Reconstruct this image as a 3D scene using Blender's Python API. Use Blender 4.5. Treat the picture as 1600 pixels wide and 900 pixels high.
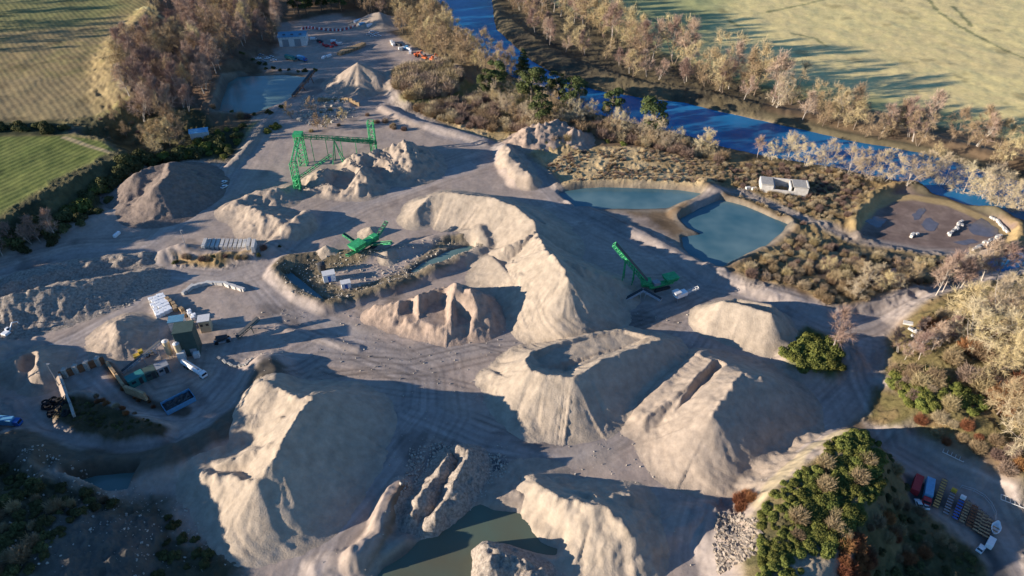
import bpy, math, random
import numpy as np
random.seed(7); rng = np.random.default_rng(7)
R = math.radians
sc = bpy.context.scene
for o in list(bpy.data.objects): bpy.data.objects.remove(o)
col = sc.collection

# ------------------------------------------------------------ camera, sky, sun, exposure
CAM_H, PITCH, FPX = 120.0, 38.0, 1081.0
cd = bpy.data.cameras.new('camera'); cam = bpy.data.objects.new('camera', cd); col.objects.link(cam)
cam.location = (0, 0, CAM_H); cam.rotation_euler = (R(90 - PITCH), 0, 0)
cd.sensor_width = 36; cd.lens = FPX / 1600 * 36; cd.clip_start = 1; cd.clip_end = 12000
sc.camera = cam
SUN_EL, SUN_TO = 12.7, 12.0          # elevation; heading of the shadows from +X towards +Y
w = bpy.data.worlds.new('World'); sc.world = w; w.use_nodes = True
nt = w.node_tree; bg = nt.nodes['Background']
sky = nt.nodes.new('ShaderNodeTexSky'); sky.sky_type = 'NISHITA'; sky.sun_disc = False
sky.sun_elevation = R(SUN_EL); sky.sun_rotation = R(90 - (SUN_TO + 180)); sky.ozone_density = 6.0; sky.air_density = 1.0; sky.dust_density = 0.0
nt.links.new(sky.outputs[0], bg.inputs[0]); bg.inputs[1].default_value = 0.10
sd = bpy.data.lights.new('sun', 'SUN'); sun = bpy.data.objects.new('sun', sd); col.objects.link(sun)
sd.energy = 5.0; sd.angle = R(0.5); sd.color = (1.0, 0.88, 0.74)
sun.rotation_euler = (R(90 - SUN_EL), 0, R(SUN_TO - 90)); sun.location = (-200, -50, 100)
vs = sc.view_settings; vs.view_transform = 'Standard'; vs.look = 'None'; vs.gamma = 1; vs.use_curve_mapping = False
vs.exposure = 1.12

# ------------------------------------------------------------ projection of measured picture points to the ground
cp, sp_ = math.cos(R(PITCH)), math.sin(R(PITCH))
def P(px, py, z=0.0):
    u = (px - 800) / FPX; v = (py - 450) / FPX
    dx, dy, dz = u, cp - v * sp_, -sp_ - v * cp
    if dz > -0.03: dz = -0.03
    t = (CAM_H - z) / -dz
    return (dx * t, dy * t)
def PL(pts, z=0.0): return [P(p[0], p[1], p[2] if len(p) > 2 else z) for p in pts]

# ------------------------------------------------------------ noise
def _h(ix, iy, s):
    a = (ix.astype(np.int64) * 374761393 + iy.astype(np.int64) * 668265263 + s * 1442695041) & 0xffffffff
    a = ((a ^ (a >> 13)) * 1274126177) & 0xffffffff
    a = (a ^ (a >> 16)) & 0xffff
    return a / 65535.0
def vn(x, y, s=0):
    x = np.asarray(x, float); y = np.asarray(y, float) + np.zeros_like(x)
    ix = np.floor(x); iy = np.floor(y); fx = x - ix; fy = y - iy
    fx = fx * fx * (3 - 2 * fx); fy = fy * fy * (3 - 2 * fy)
    a = _h(ix, iy, s); b = _h(ix + 1, iy, s); c = _h(ix, iy + 1, s); d = _h(ix + 1, iy + 1, s)
    return (a + (b - a) * fx) * (1 - fy) + (c + (d - c) * fx) * fy
def fbm(x, y, s=0, o=4):
    r = 0; a = 1; t = 0
    for k in range(o):
        r = r + a * (vn(x * 2 ** k, y * 2 ** k, s + k * 17) - .5); t += a; a *= .55
    return r / t * 2
def sm(a, b, x):
    t = np.clip((x - a) / (b - a), 0, 1); return t * t * (3 - 2 * t)
def segd(X, Y, a, b):
    vx, vy = b[0] - a[0], b[1] - a[1]; L2 = vx * vx + vy * vy + 1e-9
    t = np.clip(((X - a[0]) * vx + (Y - a[1]) * vy) / L2, 0, 1)
    dx = X - a[0] - t * vx; dy = Y - a[1] - t * vy
    return np.sqrt(dx * dx + dy * dy), t, np.sign(vx * dy - vy * dx)
def sdf(X, Y, poly):
    d = np.full(X.shape, 1e9); ins = np.zeros(X.shape, bool); n = len(poly)
    for i in range(n):
        a, b = poly[i], poly[(i + 1) % n]
        d = np.minimum(d, segd(X, Y, a, b)[0])
        c = ((a[1] > Y) != (b[1] > Y))
        if abs(b[1] - a[1]) > 1e-9:
            ins ^= c & (X < (b[0] - a[0]) * (Y - a[1]) / (b[1] - a[1]) + a[0])
    return np.where(ins, -d, d)
def pld(X, Y, pl):
    D = np.full(X.shape, 1e9); S = np.zeros(X.shape); G = np.zeros(X.shape); s0 = 0
    for a, b in zip(pl[:-1], pl[1:]):
        L = math.dist(a[:2], b[:2]); d, t, g = segd(X, Y, a, b); m = d < D
        D = np.where(m, d, D); S = np.where(m, s0 + t * L, S); G = np.where(m, g, G); s0 += L
    return D, S, G
def bb(X, Y, pts, pad):
    xs = [p[0] for p in pts]; ys = [p[1] for p in pts]
    return np.nonzero((X > min(xs) - pad) & (X < max(xs) + pad) & (Y > min(ys) - pad) & (Y < max(ys) + pad))

# ------------------------------------------------------------ lie of the land (all in metres, world space)
FEAT = []
def plateau(pts, z, wd, pz=0.0, rough=.5): FEAT.append(('plat', PL(pts, pz), z, wd, rough))
def berm(pts, h, wd, rough=.3, pz=0.0): FEAT.append(('berm', PL(pts, pz), h, wd, rough))
def pit(pts, z, wd, pz=0.0): FEAT.append(('pit', PL(pts, pz), z, wd, .3))

RIVER_N = [(765,-30),(768,0),(775,45),(830,95),(880,122),(930,140),(1000,152),(1070,160),(1130,175),(1200,190),(1290,210),(1320,218),(1450,240),(1600,285),(1900,380)]
RIVER_S = [(1900,430),(1600,345),(1500,318),(1400,285),(1300,262),(1200,246),(1120,228),(1080,215),(1000,196),(930,180),(870,155),(800,118),(735,75),(700,40),(682,0),(676,-30)]
RIVER = RIVER_N + RIVER_S
LPOND = [(338,182),(345,160),(355,130),(372,120),(440,118),(478,122),(468,140),(440,160),(400,176)]
PONDA = [(872,301),(912,294),(950,292),(1005,294),(1062,297),(1096,302),(1082,311),(1065,317),(1040,326),(955,327),(900,326),(885,312)]
PONDB = [(1125,312),(1165,322),(1200,338),(1232,350),(1218,364),(1200,378),(1190,388),(1162,397),(1147,410),(1122,418),(1108,412),(1080,400),(1068,385),(1067,371),(1098,366),(1078,356),(1062,342),(1090,326)]
SLOT = [(735,384),(700,392),(660,412),(640,425),(652,424),(690,412),(725,398),(742,388)]
SLOT2 = [(441,428),(462,450),(500,470),(512,472),(480,445),(455,425)]
BPOND = [(780,795),(830,800),(865,822),(885,850),(870,870),(840,862),(800,850),(750,850),(735,900),(730,960),(560,960),(600,890),(640,860),(670,840),(700,815),(750,790)]
SPOND = [(110,752),(150,740),(220,735),(200,765),(168,772),(140,760)]
MUD = [(1342,350),(1375,312),(1412,296),(1478,303),(1545,332),(1582,358),(1578,380),(1525,396),(1440,393),(1375,380),(1340,365)]
RCH = [(1520,400),(1560,402),(1600,385),(1700,400),(1700,425),(1600,415),(1560,425)]
# high ground
plateau([(-900,430),(-40,352),(5,345),(70,305),(150,262),(192,243),(160,215),(110,205),(200,175),(215,165),(190,110),(200,60),(240,30),(220,-60),(-900,-60)], 6, 9, 6)
plateau([(240,30),(400,0),(390,60),(345,110),(330,170),(250,190),(200,175),(180,110)], 4, 14, 3)
plateau([(900,-60),(860,5),(930,35),(1000,70),(1100,110),(1200,140),(1300,165),(1450,195),(1600,225),(1900,290),(1900,-60)], 1.4, 9, 1)
plateau([(1460,480),(1600,445),(1750,440),(1900,800),(1600,745),(1530,690),(1450,640),(1450,640),(1445,595),(1475,550)], 7, 12, 4, .3)
plateau([(1262,722),(1300,694),(1345,676),(1372,702),(1362,790),(1300,880),(1250,960),(1180,980),(1200,860),(1225,770)], 9.5, 10, 9, .18)
plateau([(1235,560),(1265,532),(1320,540),(1335,560),(1300,578),(1260,575)], 2.5, 5, 2)
plateau([(1140,430),(1200,395),(1300,400),(1400,430),(1430,455),(1350,475),(1290,488),(1200,455)], 2.0, 5, 1, .6)
plateau([(860,268),(900,232),(1000,228),(1100,250),(1150,275),(1100,285),(1000,280),(900,284)], .7, 5, 1, .5)
plateau([(800,225),(830,195),(900,190),(930,205),(880,225)], 2.5, 8, 2, .8)
plateau([(612,108),(700,98),(728,122),(705,150),(640,160),(612,140)], 2.5, 4, 2, .2)
plateau([(-400,1000),(-400,540),(-60,560),(-110,600),(-90,700),(-40,760),(60,800),(150,860),(120,1000)], 6, 16, 3, .5)
plateau([(-500,530),(-500,395),(-140,410),(-60,440),(-70,500),(-120,530)], 3, 8, 1, .5)
plateau([(97,592),(165,568),(195,612),(150,628),(112,628)], 1.8, 2.0, 1, .2)
plateau([(111,627),(150,632),(210,654),(262,672),(255,685),(180,692),(120,680),(85,656)], 1.4, 2.5, 1, .3)
plateau([(110,650),(140,625),(180,640),(260,672),(250,690),(150,690),(100,675)], 1.2, 3, 0)
# banks and berms
berm([(430,430),(445,412),(500,402),(600,400),(700,372),(745,372),(758,388),(720,408),(640,440),(560,468),(510,480),(470,462),(432,430)], 1.8, 4.0)
berm([(262,400),(285,395),(345,404),(410,398),(478,358),(484,340)], 2.4, 5)
berm([(30,700),(80,728),(180,745),(280,725),(350,690),(400,650),(425,600),(418,580)], 3.0, 8, .2)
berm([(790,240),(792,258),(812,285),(830,288)], 2.5, 5)
berm([(835,245),(860,280),(872,292),(950,286),(1060,290),(1105,298),(1125,305),(1160,315),(1240,345)], .7, 3.0)
berm([(1230,345),(1240,360),(1215,385),(1170,405),(1130,425),(1110,420)], 1.0, 3)
berm([(1100,290),(1125,300),(1085,320),(1062,333)], 1.5, 5)
berm([(1340,370),(1330,345),(1365,308),(1395,294),(1430,292),(1490,302),(1545,326),(1588,352),(1592,372),(1570,392),(1530,402)], 1.8, 3.0)
berm([(1250,360),(1300,350),(1340,355)], 1.2, 4)
berm([(600,170),(640,190),(700,205),(760,222)], 1.2, 4)
berm([(480,170),(545,165),(560,150)], 1.5, 4)
berm([(895,318),(960,350),(1010,372),(1080,410),(1120,432)], 1.2, 4)
berm([(560,880),(590,840),(602,800),(625,760)], 3.2, 3.6, .5)
berm([(985,845),(1040,830),(1080,812),(1105,805),(1115,860)], 1.6, 5, .5)
berm([(500,890),(560,878),(620,860)], 1.8, 4, .5)
berm([(560,545),(430,510),(300,530),(250,560)], 0.5, 2)
berm([(0,440),(110,415),(225,402)], 1.6, 3.5, .5)
berm([(0,395),(60,372),(130,350),(190,330)], 1.0, 5)
berm([(420,190),(380,240),(350,270)], 1.0, 3)
berm([(1100,555),(1040,600),(995,650)], 1.0, 3)
berm([(770,20),(840,70),(900,105),(1000,135),(1100,150),(1200,175),(1400,205),(1600,255)], 1.5, 8)
# water basins
FEAT.append(('pit', PL(RIVER, -1.2), -3.0, 4, .25))
for q, z in ((LPOND, -.3), (PONDA, -.6), (PONDB, -.6), (SLOT, -.3), (SLOT2, -.3), (BPOND, -.3), (SPOND, -.2), (RCH, -.6)):
    FEAT.append(('pit', PL(q, z), z - 1.4, 2.5, .2))
FEAT.append(('pit', PL(MUD, 0), -.5, 3, .2))

def ground(X, Y):
    X = np.asarray(X, float); Y = np.asarray(Y, float); sh = X.shape; X = X.ravel(); Y = Y.ravel()
    H = fbm(X / 45, Y / 45, 3, 3) * .55 + fbm(X / 7, Y / 7, 9, 3) * .16
    H = H + sm(480, 900, Y) * (10 + fbm(X / 260, Y / 260, 5, 3) * 18)
    for k, f in enumerate(FEAT):
        kind, pts, z, wd, rough = f
        i = bb(X, Y, pts, wd * 1.6 + 3)
        if not len(i[0]): continue
        x, y = X[i], Y[i]
        if kind == 'berm':
            d, s, g = pld(x, y, pts)
            dd = d + fbm(x / 4, y / 4, 31 + k, 3) * wd * rough * .5
            hh = z * (1 + .35 * fbm(s / 5, s * 0 + k, 12, 3)) * (1 - sm(wd * .12, wd, dd))
            H[i] = np.maximum(H[i], 0) * (hh > .05) + H[i] * (hh <= .05) + hh if False else H[i] + hh
        else:
            d = sdf(x, y, pts) + fbm(x / 5, y / 5, 31 + k, 4) * wd * rough * .6
            if kind == 'plat':
                t = 1 - sm(-wd * .15, wd, d)
                H[i] = H[i] + t * (z + rough * .6 * fbm(x / 9, y / 9, 50 + k, 3))
            else:
                t = 1 - sm(-wd * .5, wd * .5, d)
                H[i] = H[i] * (1 - t) + z * t
    return H.reshape(sh)

# raster for quick look-ups
GX = np.arange(-520, 521, 1.0); GY = np.arange(20, 620, 1.0)
GXX, GYY = np.meshgrid(GX, GY); GH = ground(GXX, GYY)
def gz(x, y):
    fx = min(max(x - GX[0], 0), len(GX) - 2.001); fy = min(max(y - GY[0], 0), len(GY) - 2.001)
    i, j = int(fx), int(fy); a, b = fx - i, fy - j
    return float((GH[j, i] * (1 - a) + GH[j, i + 1] * a) * (1 - b) + (GH[j + 1, i] * (1 - a) + GH[j + 1, i + 1] * a) * b)
def at(px, py, up=0.0):
    z = 0.0
    for _ in range(6):
        x, y = P(px, py, z); z = gz(x, y)
    return (x, y, z + up)

# ------------------------------------------------------------ materials
def nn(t, k, **kw):
    n = t.nodes.new(k)
    for a, b in kw.items(): setattr(n, a, b)
    return n
def mat(name, c, rough=.9, metal=0, var=.25, scale=1.0, spec=.3, bump=0, bscale=6, obj_rand=0, c2=None, coords='Object', detail=5):
    m = bpy.data.materials.new(name); m.use_nodes = True; t = m.node_tree; b = t.nodes['Principled BSDF']
    b.inputs['Roughness'].default_value = rough; b.inputs['Metallic'].default_value = metal
    b.inputs['Specular IOR Level'].default_value = spec
    tc = nn(t, 'ShaderNodeTexCoord'); no = nn(t, 'ShaderNodeTexNoise'); no.inputs['Scale'].default_value = scale; no.inputs['Detail'].default_value = detail; no.inputs['Roughness'].default_value = .65
    t.links.new(tc.outputs[coords], no.inputs['Vector'])
    cr = nn(t, 'ShaderNodeValToRGB'); cr.color_ramp.elements[0].position = .32; cr.color_ramp.elements[1].position = .68
    k = 1 - var; k2 = 1 + var
    a0 = [x * k for x in c] + [1]; a1 = ([x * k2 for x in c] if c2 is None else list(c2)) + [1]
    cr.color_ramp.elements[0].color = a0; cr.color_ramp.elements[1].color = a1
    t.links.new(no.outputs['Fac'], cr.inputs[0]); out = cr.outputs[0]
    if obj_rand:
        oi = nn(t, 'ShaderNodeObjectInfo'); hs = nn(t, 'ShaderNodeHueSaturation')
        mr = nn(t, 'ShaderNodeMapRange'); mr.inputs[3].default_value = 1 - obj_rand; mr.inputs[4].default_value = 1 + obj_rand
        m2 = nn(t, 'ShaderNodeMapRange'); m2.inputs[3].default_value = .5 - obj_rand * .07; m2.inputs[4].default_value = .5 + obj_rand * .05
        t.links.new(oi.outputs['Random'], mr.inputs[0]); t.links.new(mr.outputs[0], hs.inputs['Value'])
        t.links.new(oi.outputs['Random'], m2.inputs[0]); t.links.new(m2.outputs[0], hs.inputs['Hue'])
        t.links.new(out, hs.inputs['Color']); out = hs.outputs[0]
    t.links.new(out, b.inputs['Base Color'])
    if bump:
        n2 = nn(t, 'ShaderNodeTexNoise'); n2.inputs['Scale'].default_value = bscale; n2.inputs['Detail'].default_value = 6; n2.inputs['Roughness'].default_value = .7
        t.links.new(tc.outputs[coords], n2.inputs['Vector'])
        bp = nn(t, 'ShaderNodeBump'); bp.inputs['Strength'].default_value = 1; bp.inputs['Distance'].default_value = bump
        t.links.new(n2.outputs['Fac'], bp.inputs['Height']); t.links.new(bp.outputs[0], b.inputs['Normal'])
    return m
def water(name, c, rough=.08, bump=.03, scale=1.2, spec=.5, c2=None):
    m = mat(name, c, rough, 0, .3, .045, spec, bump, scale, c2=c2, coords='Object', detail=3); return m

M = {}
M['sand'] = mat('sand', (.345,.275,.21), .95, 0, .22, .5, .15, .10, 3.0, detail=9)
M['soilsand'] = mat('soilsand', (.335,.25,.19), .95, 0, .25, .6, .15, .14, 2.2, detail=9)
M['palesand'] = mat('palesand', (.37,.30,.225), .95, 0, .2, .45, .15, .14, 2.4, detail=10)
M['gravelpile'] = mat('gravelpile', (.30,.24,.185), .95, 0, .3, 1.2, .15, .22, 1.3)
M['soil'] = mat('soil', (.20,.155,.125), .95, 0, .25, .8, .15, .2, 1.2)
M['rubble'] = mat('rubble', (.30,.25,.20), .95, 0, .45, 1.6, .15, .35, 1.0)
M['bark'] = mat('bark', (.20,.155,.115), .95, 0, .3, 2, .1, obj_rand=.2)
M['birchbark'] = mat('birchbark', (.42,.37,.31), .9, 0, .3, 2, .1, obj_rand=.15)
M['twig_tan'] = mat('twig_tan', (.41,.315,.18), .95, 0, .25, .6, .05, obj_rand=.28)
M['twig_pink'] = mat('twig_pink', (.37,.265,.20), .95, 0, .25, .6, .05, obj_rand=.28)
M['twig_pale'] = mat('twig_pale', (.50,.41,.265), .95, 0, .2, .6, .05, obj_rand=.2)
M['twig_rust'] = mat('twig_rust', (.28,.13,.06), .95, 0, .3, .9, .05, obj_rand=.25)
M['brush_tan'] = mat('brush_tan', (.33,.25,.14), .95, 0, .3, .9, .05, obj_rand=.3)
M['brush_pale'] = mat('brush_pale', (.40,.32,.20), .95, 0, .3, .9, .05, obj_rand=.25)
M['brush_pink'] = mat('brush_pink', (.27,.195,.145), .95, 0, .3, .9, .05, obj_rand=.3)
M['gorse'] = mat('gorse', (.085,.11,.028), .9, 0, .35, 1.2, .1, c2=(.21,.21,.05), obj_rand=.25)
M['pine'] = mat('pine', (.05,.075,.028), .9, 0, .35, .8, .1, c2=(.12,.14,.05), obj_rand=.25)
M['ivy'] = mat('ivy', (.07,.08,.03), .9, 0, .35, .8, .1, c2=(.14,.13,.05), obj_rand=.3)
M['drygrass'] = mat('drygrass', (.30,.21,.10), .95, 0, .3, .15, .05, c2=(.46,.35,.18), coords='Object')
M['river'] = water('river', (.014,.15,.33), .25, .06, 1.6, .10, c2=(.02,.19,.40))
M['pondteal'] = water('pondteal', (.05,.155,.195), .15, .01, 1.0, .3, c2=(.15,.235,.235))
M['ponddark'] = water('ponddark', (.17,.15,.09), .10, .02, 1.0, .35, c2=(.10,.15,.11))
M['pondpale'] = water('pondpale', (.15,.24,.21), .15, .01, 1.0, .35, c2=(.15,.25,.24))
M['concrete'] = mat('concrete', (.38,.35,.30), .9, 0, .2, 1.5, .2)
M['white'] = mat('white', (.78,.78,.76), .5, 0, .06, 2, .4)
M['offwhite'] = mat('offwhite', (.62,.60,.56), .7, 0, .15, 2, .3)
M['grey'] = mat('grey', (.25,.26,.27), .6, 0, .15, 2, .4)
M['dark'] = mat('dark', (.035,.037,.04), .6, 0, .2, 2, .4)
M['glass'] = mat('glass', (.02,.03,.04), .08, 0, .1, 2, .6)
M['tyre'] = mat('tyre', (.02,.02,.02), .85, 0, .2, 2, .2)
M['steel'] = mat('steel', (.40,.41,.42), .45, .6, .15, 3, .4)
M['green'] = mat('green', (.04,.33,.12), .6, 0, .35, 1.2, .3)
M['dkgreen'] = mat('dkgreen', (.055,.085,.07), .7, 0, .15, 1, .3)
M['teal'] = mat('teal', (.03,.18,.17), .6, 0, .15, 1, .3)
M['blueroof'] = mat('blueroof', (.10,.24,.34), .5, 0, .15, 1, .4)
M['blue'] = mat('blue', (.03,.12,.38), .5, 0, .12, 1, .4)
M['ltblue'] = mat('ltblue', (.12,.33,.52), .5, 0, .12, 1, .4)
M['red'] = mat('red', (.42,.035,.04), .5, 0, .12, 1, .4)
M['orange'] = mat('orange', (.60,.13,.03), .5, 0, .15, 1, .4)
M['yellow'] = mat('yellow', (.55,.36,.04), .5, 0, .15, 1, .4)
M['ochre'] = mat('ochre', (.50,.33,.12), .7, 0, .2, 1, .3)
M['rust'] = mat('rust', (.22,.10,.05), .85, 0, .3, 1, .2)
M['timber'] = mat('timber', (.36,.25,.14), .9, 0, .3, 1, .2)
M['silo'] = mat('silo', (.50,.40,.25), .6, 0, .12, 1, .3)
M['stone'] = mat('stone', (.42,.37,.30), .95, 0, .3, 1.2, .2, .05, 3)
M['whitestone'] = mat('whitestone', (.50,.47,.42), .9, 0, .2, .8, .2, obj_rand=.12)

# ------------------------------------------------------------ object helpers
def tag(o, label=None, cat=None, group=None, kind=None):
    if label: o['label'] = label
    if cat: o['category'] = cat
    if group: o['group'] = group
    if kind: o['kind'] = kind
    return o
def empty(name, loc, rz=0, label=None, cat=None, group=None, sc_=1):
    o = bpy.data.objects.new(name, None); col.objects.link(o); o.location = loc; o.rotation_euler = (0, 0, rz); o.empty_display_size = .5
    if sc_ != 1: o.scale = (sc_,) * 3
    return tag(o, label, cat, group)
def link(name, me, parent=None):
    o = bpy.data.objects.new(name, me); col.objects.link(o)
    if parent: o.parent = parent
    return o
def np_mesh(name, V, F, m, smooth=False):
    """V (n,3), F (k,3) or (k,4)"""
    V = np.asarray(V, np.float32); F = np.asarray(F, np.int32); me = bpy.data.meshes.new(name)
    me.vertices.add(len(V)); me.vertices.foreach_set('co', V.ravel())
    k = F.shape[1]; me.loops.add(F.size); me.loops.foreach_set('vertex_index', F.ravel())
    me.polygons.add(len(F)); me.polygons.foreach_set('loop_start', np.arange(0, F.size, k, dtype=np.int32))
    me.polygons.foreach_set('use_smooth', np.full(len(F), smooth, bool))
    me.materials.append(m); me.update(calc_edges=True); return me
class MB:
    def __init__(s): s.v = []; s.f = []
    def add(s, v, f):
        n = len(s.v); s.v += [tuple(p) for p in v]; s.f += [tuple(i + n for i in q) for q in f]; return s
    def box(s, c, d, rz=0, tilt=0, taper=1):
        x, y, z = [k / 2 for k in d]; ca, sa = math.cos(rz), math.sin(rz); ct, st = math.cos(tilt), math.sin(tilt); o = []
        for k in (-z, z):
            tp = taper if k > 0 else 1
            for a, b in ((-x, -y), (x, -y), (x, y), (-x, y)):
                a *= tp; b *= tp
                a2, k2 = a * ct - k * st, a * st + k * ct
                o.append((c[0] + a2 * ca - b * sa, c[1] + a2 * sa + b * ca, c[2] + k2))
        return s.add(o, [(3,2,1,0),(4,5,6,7),(0,1,5,4),(1,2,6,5),(2,3,7,6),(3,0,4,7)])
    def tube(s, a, b, r, r2=None, n=8, cap=True):
        r2 = r if r2 is None else r2
        a = np.array(a, float); b = np.array(b, float); d = b - a; L = np.linalg.norm(d) + 1e-9; d /= L
        u = np.cross(d, (0, 0, 1) if abs(d[2]) < .9 else (1, 0, 0)); u /= np.linalg.norm(u); w_ = np.cross(d, u)
        o = []
        for p, q in ((a, r), (b, r2)):
            for k in range(n):
                t = 2 * math.pi * k / n; o.append(p + q * (math.cos(t) * u + math.sin(t) * w_))
        f = [(k, (k + 1) % n, n + (k + 1) % n, n + k) for k in range(n)]
        if cap: f += [tuple(range(n))[::-1], tuple(range(n, 2 * n))]
        return s.add(o, f)
    def prism(s, prof, y0, y1):
        """profile in xz, extruded along y"""
        n = len(prof); o = [(x, y0, z) for x, z in prof] + [(x, y1, z) for x, z in prof]
        return s.add(o, [tuple(range(n)), tuple(range(n, 2 * n))[::-1]] + [(k, n + k, n + (k + 1) % n, (k + 1) % n) for k in range(n)])
    def build(s, name, m, parent=None, bevel=0):
        me = bpy.data.meshes.new(name); me.from_pydata(s.v, [], s.f); me.materials.append(m); me.update()
        import bmesh
        bm = bmesh.new(); bm.from_mesh(me); bmesh.ops.recalc_face_normals(bm, faces=bm.faces)
        if bevel: bmesh.ops.bevel(bm, geom=list(bm.edges), offset=bevel, segments=1, affect='EDGES')
        bm.to_mesh(me); bm.free()
        return link(name, me, parent)
def dup(root, loc, rz, label=None, group=None, s=None):
    r = root.copy(); col.objects.link(r); r.location = loc; r.rotation_euler = (0, 0, rz)
    if s: r.scale = (s, s, s)
    if label: r['label'] = label
    if group: r['group'] = group
    for ch in list(root.children):
        c = ch.copy(); col.objects.link(c); c.parent = r
        for g in ch.children:
            d = g.copy(); col.objects.link(d); d.parent = c
    return r

# ------------------------------------------------------------ ground sheet
def fan():
    d = 1.0
    us = np.concatenate([-np.geomspace(9, 1.16, 30)[:-1], np.linspace(-1.16, 1.16, 1150), np.geomspace(1.16, 9, 30)[1:]])
    ys = [-260, -160, -90, -40, 0, 25, 40, 50]
    y = 56.0
    while y < 520:
        ys.append(y); y += max(.24, (CAM_H ** 2 + y * y) / (CAM_H * 692) * .95)
    while y < 5000: ys.append(y); y *= 1.05
    Y = np.array(ys)
    half = (.74 * (np.clip(Y, 56, 6000) * cp + CAM_H * sp_))
    return us[None, :] * half[:, None], np.repeat(Y[:, None], len(us), 1)
X, Y = fan(); Z = ground(X, Y); sh = X.shape
X, Y, Z = X.ravel(), Y.ravel(), Z.ravel()
C = np.zeros((X.size, 3)); ROUGHM = np.zeros(X.size); STUB = np.zeros(X.size); ROWS = np.zeros(X.size)
n1 = fbm(X / 30, Y / 30, 1, 4); n2 = fbm(X / 4, Y / 4, 2, 4); n3 = fbm(X / 90, Y / 90, 4, 3); n4 = fbm(X / 1.3, Y / 1.3, 6, 3)
def paint(pts, c, soft=2.0, z=0, wob=2.0, a=1.0, rough=None, stub=None, rows=None, c2=None):
    q = PL(pts, z); i = bb(X, Y, q, soft + wob * 2 + 1)
    if not len(i[0]): return
    d = sdf(X[i], Y[i], q) + n2[i] * wob + n1[i] * wob
    t = a * (1 - sm(-soft, soft, d))
    cc = np.array(c)[None, :]
    if c2 is not None:
        k = sm(-.35, .35, n1[i] * .6 + n2[i] * .7)[:, None]; cc = cc * (1 - k) + np.array(c2)[None, :] * k
    C[i] = C[i] * (1 - t[:, None]) + cc * t[:, None]
    for arr, v in ((ROUGHM, rough), (STUB, stub), (ROWS, rows)):
        if v is not None: arr[i] = arr[i] * (1 - t) + v * t
        elif a > .9: arr[i] = arr[i] * (1 - t)
def stroke(pts, c, wd, soft=.4, z=0, a=1.0, wob=.3, streak=0):
    q = PL(pts, z); i = bb(X, Y, q, wd + soft + 2)
    if not len(i[0]): return
    d, s, g = pld(X[i], Y[i], q); dd = d + n2[i] * wob
    t = a * (1 - sm(wd / 2 - soft, wd / 2 + soft, dd))
    cc = np.array(c)[None, :] * (1 + streak * fbm((d * g) / 1.1, s / 60, 77, 3))[:, None]
    C[i] = C[i] * (1 - t[:, None]) + cc * t[:, None]
DIRT = (.40, .315, .255); DIRT2 = (.32, .255, .205); ROAD = (.315, .265, .23); TAN = (.33, .225, .105); TAN2 = (.46, .34, .18); WOODF = (.18, .12, .07); DKG = (.055, .055, .028); GRN = (.13, .155, .04)
WOODF = (.16, .11, .065); DKG = (.055, .055, .028); GRN = (.13, .155, .04)
C[:] = np.array(WOODF) * (1 + .3 * n1[:, None])
far = sm(470, 560, Y)[:, None]; C[:] = C * (1 - far) + far * (np.array((.20, .19, .08)) * (1 + .4 * n3[:, None]))
# fields
paint([(-900,430),(-40,352),(5,345),(70,305),(150,262),(192,243),(160,215),(110,205),(200,175),(215,165),(190,110),(200,60),(240,30),(220,-60),(-900,-60)], (.30,.22,.10), 1.5, 6, 1, stub=1, c2=(.235,.19,.075))
paint([(-300,-40),(120,-40),(210,10),(120,40),(-300,70)], (.17,.185,.06), 6, 6, 4, .6)
paint([(-400,160),(60,120),(190,130),(210,168),(120,192),(0,200),(-400,220)], (.27,.20,.10), 3, 6, 5, .7)
paint([(-600,460),(0,352),(60,315),(192,243),(160,220),(100,212),(0,212),(-600,215)], (.125,.15,.035), 1.0, 6, .6, stub=0, rows=1, c2=(.15,.165,.042))
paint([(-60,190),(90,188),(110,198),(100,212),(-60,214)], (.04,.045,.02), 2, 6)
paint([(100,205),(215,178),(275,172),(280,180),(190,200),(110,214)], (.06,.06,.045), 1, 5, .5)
stroke([(108,200),(150,193),(200,183),(235,180)], (.34,.26,.15), 2, z=6)
stroke([(195,135),(190,145),(215,165),(240,172)], (.36,.29,.15), 2.5, z=6)
stroke([(215,15),(240,25),(300,45),(345,68)], (.40,.34,.16), 3, z=6)
stroke([(100,215),(140,228),(200,248)], (.36,.28,.15), 2, z=6)
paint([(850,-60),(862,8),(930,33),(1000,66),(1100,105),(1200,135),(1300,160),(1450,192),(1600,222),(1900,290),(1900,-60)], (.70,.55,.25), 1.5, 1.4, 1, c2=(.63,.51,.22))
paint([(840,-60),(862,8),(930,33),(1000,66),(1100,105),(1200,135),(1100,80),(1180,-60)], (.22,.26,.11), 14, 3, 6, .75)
paint([(1100,105),(1300,158),(1600,215),(1900,260),(1900,230),(1500,170),(1300,130)], (.25,.27,.10), 7, 3, 4, .6)
for q in ([(985,-8),(1010,20),(1050,45),(1075,62),(1090,80)], [(1450,-10),(1465,12),(1500,35),(1545,60),(1600,85)], [(1240,48),(1275,55),(1292,68)], [(1140,27),(1160,38)], [(1200,14),(1270,0),(1300,-8)], [(1490,5),(1520,35)]):
    stroke(q, (.16,.17,.07), 2.0, z=3, wob=1.6, soft=.9, a=.8)
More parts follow.
